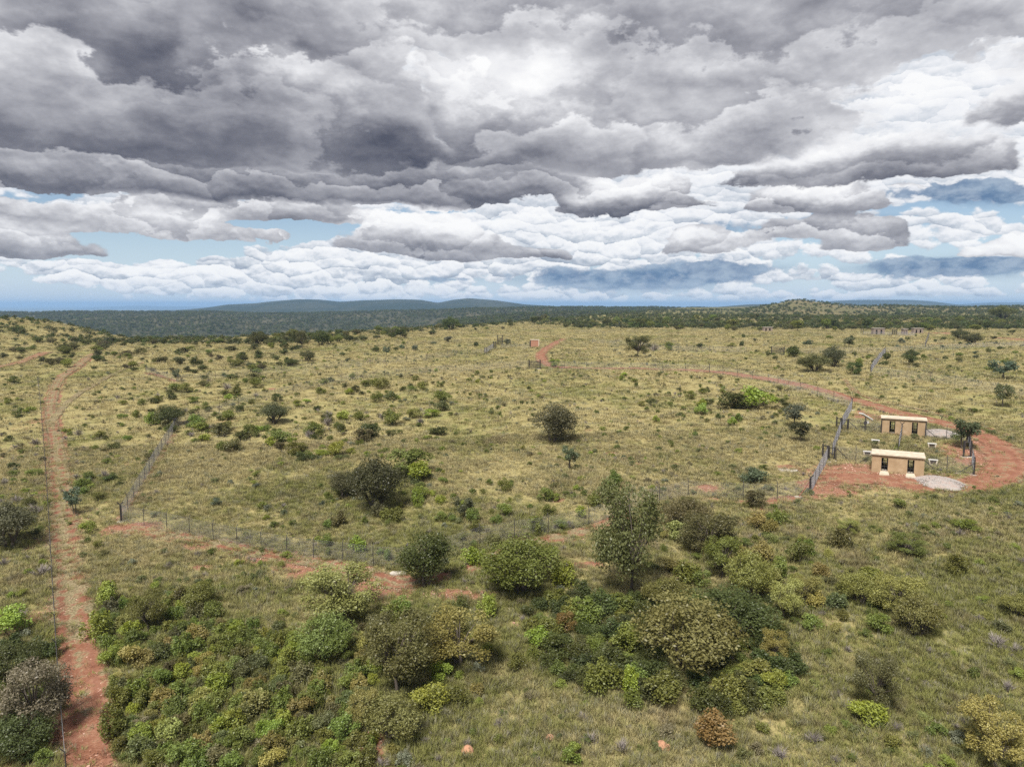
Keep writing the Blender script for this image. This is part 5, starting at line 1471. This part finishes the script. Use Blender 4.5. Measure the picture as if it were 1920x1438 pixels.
for o in list(COL.objects):
    if o.get('label', '').startswith('large olive tree with a bleached'):
        MB().tube([(-.10, -.42, .40), (-.02, -.46, .34), (.03, -.5, .24)], .012, .006).tube([(-.02, -.46, .34), (.08, -.5, .36), (.14, -.52, .28)], .008, .004).build('dead_branch', M_log, o)

# stones on the tracks and the bare soil
P_ = []
g = np.random.default_rng(44)
for nm, (pts, wdt) in lines.items():
    n = int(len(pts) * (26 if nm in ('dirt_track', 'fence_line_cutting') else 14))
    k = g.integers(0, len(pts) - 1, n); q = pts[k] + g.normal(0, wdt * 0.36, (n, 2)); P_.append(q[np.hypot(q[:, 0], q[:, 1]) < 170])
for cx_, cy_, sx, sy, a_ in PATCHES:
    if math.hypot(cx_, cy_) < 150:
        n = int(26 * sx * sy); P_.append(np.array([[cx_, cy_]]) + g.normal(0, 0.6, (n, 2)) * np.array([[sx, sy]]))
P_ = np.concatenate(P_); s = 0.025 + 0.11 * g.random(len(P_)) ** 4
scatter('stones', 'loose pale stones strewn over the red soil', np.stack([P_[:, 0], P_[:, 1], gz(P_[:, 0], P_[:, 1]) + 0.04], 1), np.stack([s, s, s * .8], 1), g.integers(0, 5, len(P_)), C_stone, tilt=0.5, seed=9)

# ------------------------------------------------------------------ far compounds
p = at(1003, 652); m = float(project(*p)[2]) / F_PX
root = empty('brick_shelter', p, R(2)); tag(root, 'small brick red shelter at the bend of the access road', 'shelter')
w_, h_ = 15.5 * m, 15 * m
MB().box(-w_ / 2, w_ / 2, 0, 2.6, -.3, h_ - .15).build('wall', M_brick, root)
MB().box(-w_ / 2 - .12, w_ / 2 + .12, -.12, 2.75, h_ - .147, h_).build('roof', M_roof, root)
MB().box(w_ / 2 - .28, w_ / 2 + .06, -.14, -.003, -.3, h_ - .15).build('pier', M_roof, root)
MB().box(w_ / 2 + .2, w_ / 2 + 1.7, -1.3, .4, -.3, .12).build('step', M_conc, root)
MB().box(-w_ / 2 - .45, -w_ / 2 - .003, .05, .12, 0, h_ * .9).build('side_gate', M_black, root)
def far_shelter(px, py, wpx, hpx, label):
    p = at(px, py); m = float(project(*p)[2]) / F_PX; w_, h_ = wpx * m, hpx * m
    root = empty('far_shelter', p, 0); tag(root, label, 'shelter')
    wall_with_holes(w_, h_, .2, [(w_ * .2, w_ * .35, .0, h_ * .8), (w_ * .62, w_ * .78, .0, h_ * .8)]).build('front_wall', M_grey, root, (-w_ / 2, 0, 0))
    MB().box(-w_ / 2, w_ / 2, 2.4, 2.6, -.3, h_).build('back_wall', M_grey, root)
    for s in (-w_ / 2, w_ / 2 - .2): MB().box(s, s + .2, .203, 2.397, -.3, h_).build('side_wall', M_grey, root)
    MB().box(-w_ / 2 - .15, w_ / 2 + .15, -.2, 2.8, h_ + .003, h_ + .2).build('roof', M_conc, root)
far_shelter(1648, 629, 21, 13, 'grey-brown shelter at the gate of the far tree belt compound')
far_shelter(1722, 627, 18, 11, 'pale roofed shelter at the end of the far tree belt compound')
far_shelter(1440, 622, 17, 8, 'lone small shelter at the edge of the far tree belt')
far_shelter(1698, 629, 8, 12, 'narrow grey-brown block of the far tree belt compound')
fence([(1618, 629), (1672, 630)], 'mesh fence of the far tree belt compound beside its shelter', 6.0, (), 0.2, 0.012, feet=False)
fence([(1682, 630), (1716, 631)], 'mesh fence of the far tree belt compound beside its gate', 6.0, (), 0.2, 0.012, feet=False)

# ------------------------------------------------------------------ the air
def haze_box():
    V = [(sx * 42000, sy * 42000, z) for z in (-113.5, 118.0) for sx, sy in ((-1, -1), (1, -1), (1, 1), (-1, 1))]
    Fc = [(0, 3, 2, 1), (4, 5, 6, 7), (0, 1, 5, 4), (1, 2, 6, 5), (2, 3, 7, 6), (3, 0, 4, 7)]
    m = bpy.data.materials.new('air'); m.use_nodes = True; nt = m.node_tree; nt.nodes.clear()
    out = nt.nodes.new('ShaderNodeOutputMaterial'); pv = nt.nodes.new('ShaderNodeVolumePrincipled')
    pv.inputs['Color'].default_value = (0.36, 0.58, 0.92, 1); pv.inputs['Density'].default_value = 0.000075; pv.inputs['Anisotropy'].default_value = 0.1
    nt.links.new(pv.outputs[0], out.inputs['Volume'])
    o = link('haze', new_mesh('haze', V, Fc, m)); o.display_type = 'WIRE'
    tag(o, 'thin bluish haze in the distance', kind='stuff')
haze_box()
